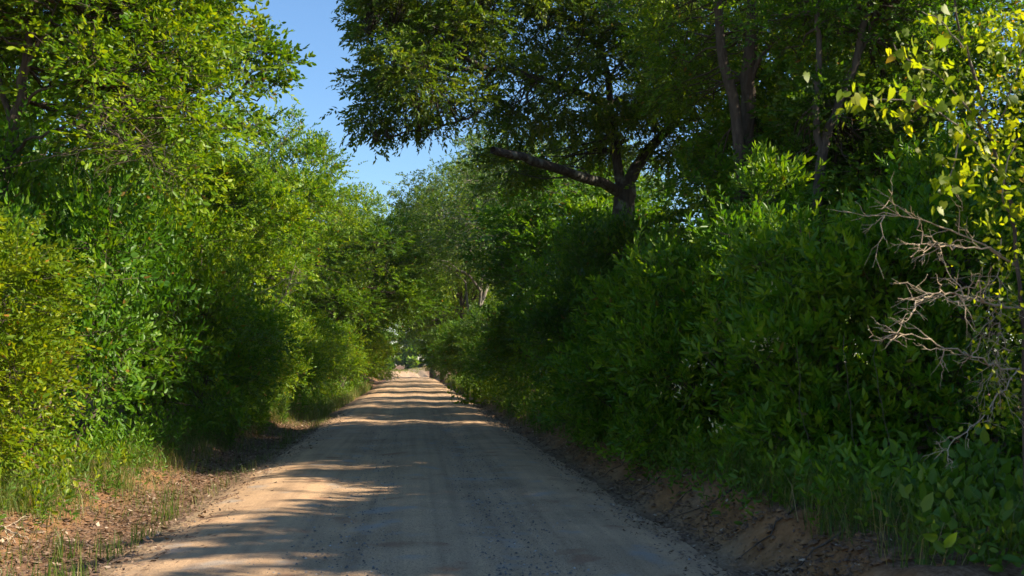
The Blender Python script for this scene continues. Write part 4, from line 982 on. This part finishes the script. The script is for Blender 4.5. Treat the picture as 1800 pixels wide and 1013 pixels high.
bloom('tiny pale honeysuckle blossom high on the laurels', 1355, 510, 10.6, 6, 5, 16, 8)

# vines hanging down the shaded laurel face
for k, (lb, pts) in enumerate([
    ('leftmost thin bare vine hanging down the shaded laurel leaves', [P(1400, 610, 9.4), P(1408, 700, 9.2), P(1415, 760, 9.1), P(1425, 800, 9.0), P(1430, 860, 8.9)]),
    ('middle thin bare vine hanging down the shaded laurel leaves', [P(1484, 590, 9.2), P(1490, 670, 9.0), P(1498, 740, 8.9), P(1507, 800, 8.8), P(1515, 850, 8.8)]),
    ('rightmost thin bare vine hanging down the shaded laurel leaves', [P(1540, 600, 9.0), P(1545, 680, 8.8), P(1555, 740, 8.7), P(1570, 820, 8.6), P(1600, 900, 8.4), P(1618, 930, 8.3)])]):
    rng = np.random.default_rng(k); b = np.asarray(pts[0]); q = np.array([p - b for p in pts]); t = np.linspace(0, len(q) - 1, 14)
    q = np.stack([np.interp(t, range(len(q)), q[:, j]) for j in range(3)], -1) + rng.normal(0, 0.012, (14, 3))
    T = Tubes(); T.add(q, np.full(14, 0.003), 5); o = link('hanging_vine', T.mesh('hanging_vine', M['bark'])); o.location = tuple(b)
    tag(o, lb, 'vine', 'bare vines on the laurels')

# ------------------------------------------------------------------ litter and stones
def litter(label, seed, n, fx, fy, size):
    rng = np.random.default_rng(seed); X, Y = fx(rng, n), fy(rng, n)
    keep = fuzz(X, Y, 1.6, 13) + 0.6 * fuzz(X, Y, 4.4, 1) > -0.55 + rng.normal(0, 0.3, n); X, Y = X[keep], Y[keep]; n = len(X)
    onroad = np.abs(X) < 2.5
    B = np.stack([X, Y, ground_z(X, Y) + 0.008 + 0.035 * onroad + rng.uniform(0, 0.012, n)], -1)
    a = rng.uniform(0, 6.28, n); D = nrm(np.stack([np.cos(a), np.sin(a), rng.normal(0.1, 0.28, n)], -1))
    S = nrm(np.cross(D, nrm(np.array((0, 0, 1.0)) + rng.normal(0, 0.35, (n, 3))))); s = rng.uniform(*size, n)
    fr = (B, D, S, s, s * rng.uniform(0.25, 0.6, n), np.where(rng.random(n) < 0.06, 1, rng.beta(1.6, 2.4, n) * 0.9))
    tag(link('leaf_litter', foliage_mesh('leaf_litter', fr, M['litter'], 'diamond', 0.25, -0.1)), label, kind='stuff')
litter('brown leaf litter covering the strip left of the road', 101, 26000, lambda r, n: -3.65 + r.normal(0, 0.62, n), lambda r, n: 7 + 28 * r.random(n) ** 1.4, (0.035, 0.10))
litter('dark leaf litter in the gutter under the right bank', 102, 13000, lambda r, n: 2.90 + r.normal(0, 0.22, n), lambda r, n: 7 + 40 * r.random(n) ** 1.4, (0.03, 0.075))
litter('scattered dead leaves along the road edges', 103, 4200, lambda r, n: np.where(r.random(n) < 0.6, 2.35, -2.4) + r.normal(0, 0.28, n), lambda r, n: 6.5 + 30 * r.random(n) ** 1.4, (0.02, 0.06))
litter('crumbs of dead leaf on the clay bank', 104, 5000, lambda r, n: r.uniform(2.9, 4.4, n), lambda r, n: r.uniform(7, 20, n), (0.03, 0.07))

def clods():
    rng = np.random.default_rng(131); n = 3200
    X = rng.uniform(2.72, 3.55, n); Y = 6.8 + 26 * rng.random(n) ** 1.5; s = 0.008 + 0.045 * rng.random(n) ** 3.5
    base = np.array([(1, 0, 0), (0.3, 1, 0.1), (-0.9, 0.4, 0), (-0.4, -0.9, 0), (0.1, 0.1, 0.8), (0.7, -0.7, 0.3)], float)
    v = base[None] * s[:, None, None] * rng.uniform(0.6, 1.4, (n, 6, 3)); a = rng.uniform(0, 6.28, n); ca, sa = np.cos(a)[:, None], np.sin(a)[:, None]
    v = np.stack([v[..., 0] * ca - v[..., 1] * sa, v[..., 0] * sa + v[..., 1] * ca, v[..., 2]], -1) + np.stack([X, Y, ground_z(X, Y) + 0.002], -1)[:, None]
    f = np.array([(0, 1, 4), (1, 2, 4), (2, 3, 4), (3, 5, 4), (5, 0, 4)])
    t = (np.arange(n)[:, None, None] * 6 + f[None]).reshape(-1, 3)
    tag(link('clods', mesh_from('clods', v.reshape(-1, 3), t, None, M['ground'])), 'crumbled clods of clay below the right bank', kind='stuff')
clods()
for k in range(7):
    rng = np.random.default_rng(300 + k); y = 7.6 + k * 1.25 + rng.uniform(-0.4, 0.4); x = 3.42; pts = []
    yy = y
    for j in range(9):
        xx = x - j * 0.075; yy += rng.normal(0.03, 0.06); pts.append((xx, yy, float(ground_z(xx, yy)) + (0.012 if j % 3 else 0.03)))
    T = Tubes(); T.add(np.array(pts), np.linspace(0.011, 0.003, 9), 5)
    link('root', T.mesh('root', M['bark']), ground)

def stone_mat():
    m, nt, out = mat_new('stone'); at = N(nt, 'ShaderNodeAttribute', attribute_name='v')
    col = ramp(nt, at.outputs['Fac'], [(0, (0.045, 0.043, 0.042)), (0.6, (0.10, 0.092, 0.085)), (0.9, (0.20, 0.18, 0.16)), (1, (0.45, 0.42, 0.38))])
    p = N(nt, 'ShaderNodeBsdfPrincipled'); L(nt, col, p.inputs['Base Color']); p.inputs['Roughness'].default_value = 0.8; L(nt, p.outputs[0], out.inputs[0]); return m
def road_top(X, Y):
    return ground_z(X, Y) + 0.030 + 0.035 * (1 - (X / 2.5) ** 2)
def pebbles():
    rng = np.random.default_rng(111); n = 19000
    X = np.clip(0.35 + rng.normal(0, 1.0, n), -2.3, 2.4); Y = 6.5 + 34 * rng.random(n) ** 1.5
    s = 0.0035 + 0.014 * rng.random(n) ** 4
    octa = np.array([(1, 0, 0), (0, 1, 0), (-1, 0, 0), (0, -1, 0), (0, 0, 0.8)], float)
    a = rng.uniform(0, 6.28, n); ca, sa = np.cos(a), np.sin(a)
    v = octa[None] * s[:, None, None] * rng.uniform(0.7, 1.3, (n, 5, 3))
    v = np.stack([v[..., 0] * ca[:, None] - v[..., 1] * sa[:, None], v[..., 0] * sa[:, None] + v[..., 1] * ca[:, None], v[..., 2]], -1)
    v += np.stack([X, Y, road_top(X, Y) - s * 0.1], -1)[:, None]
    f = np.array([(0, 1, 4), (1, 2, 4), (2, 3, 4), (3, 0, 4)])
    t = (np.arange(n)[:, None, None] * 5 + f[None]).reshape(-1, 3)
    tag(link('pebbles', mesh_from('pebbles', v.reshape(-1, 3), t, None, stone_mat(), np.repeat(rng.random(n), 5))), 'loose dark stone chips over the road surface', kind='stuff')
pebbles()

# ------------------------------------------------------------------ air
def air():
    x0, x1, y0, y1, z0, z1 = -430, 430, -30, 920, -9, 26
    v = np.array([(x, y, z) for x in (x0, x1) for y in (y0, y1) for z in (z0, z1)], float)
    q = np.array([(0, 1, 3, 2), (4, 6, 7, 5), (0, 4, 5, 1), (2, 3, 7, 6), (0, 2, 6, 4), (1, 5, 7, 3)])
    m, nt, out = mat_new('air'); pv = N(nt, 'ShaderNodeVolumePrincipled'); pv.inputs['Color'].default_value = (0.80, 0.88, 1.0, 1)
    pv.inputs['Density'].default_value = 0.00008; pv.inputs['Anisotropy'].default_value = 0.2; L(nt, pv.outputs[0], out.inputs['Volume'])
    tag(link('haze', mesh_from('haze', v, quads=q, mat=m)), 'thin haze in the air over the lane', kind='stuff')
air()
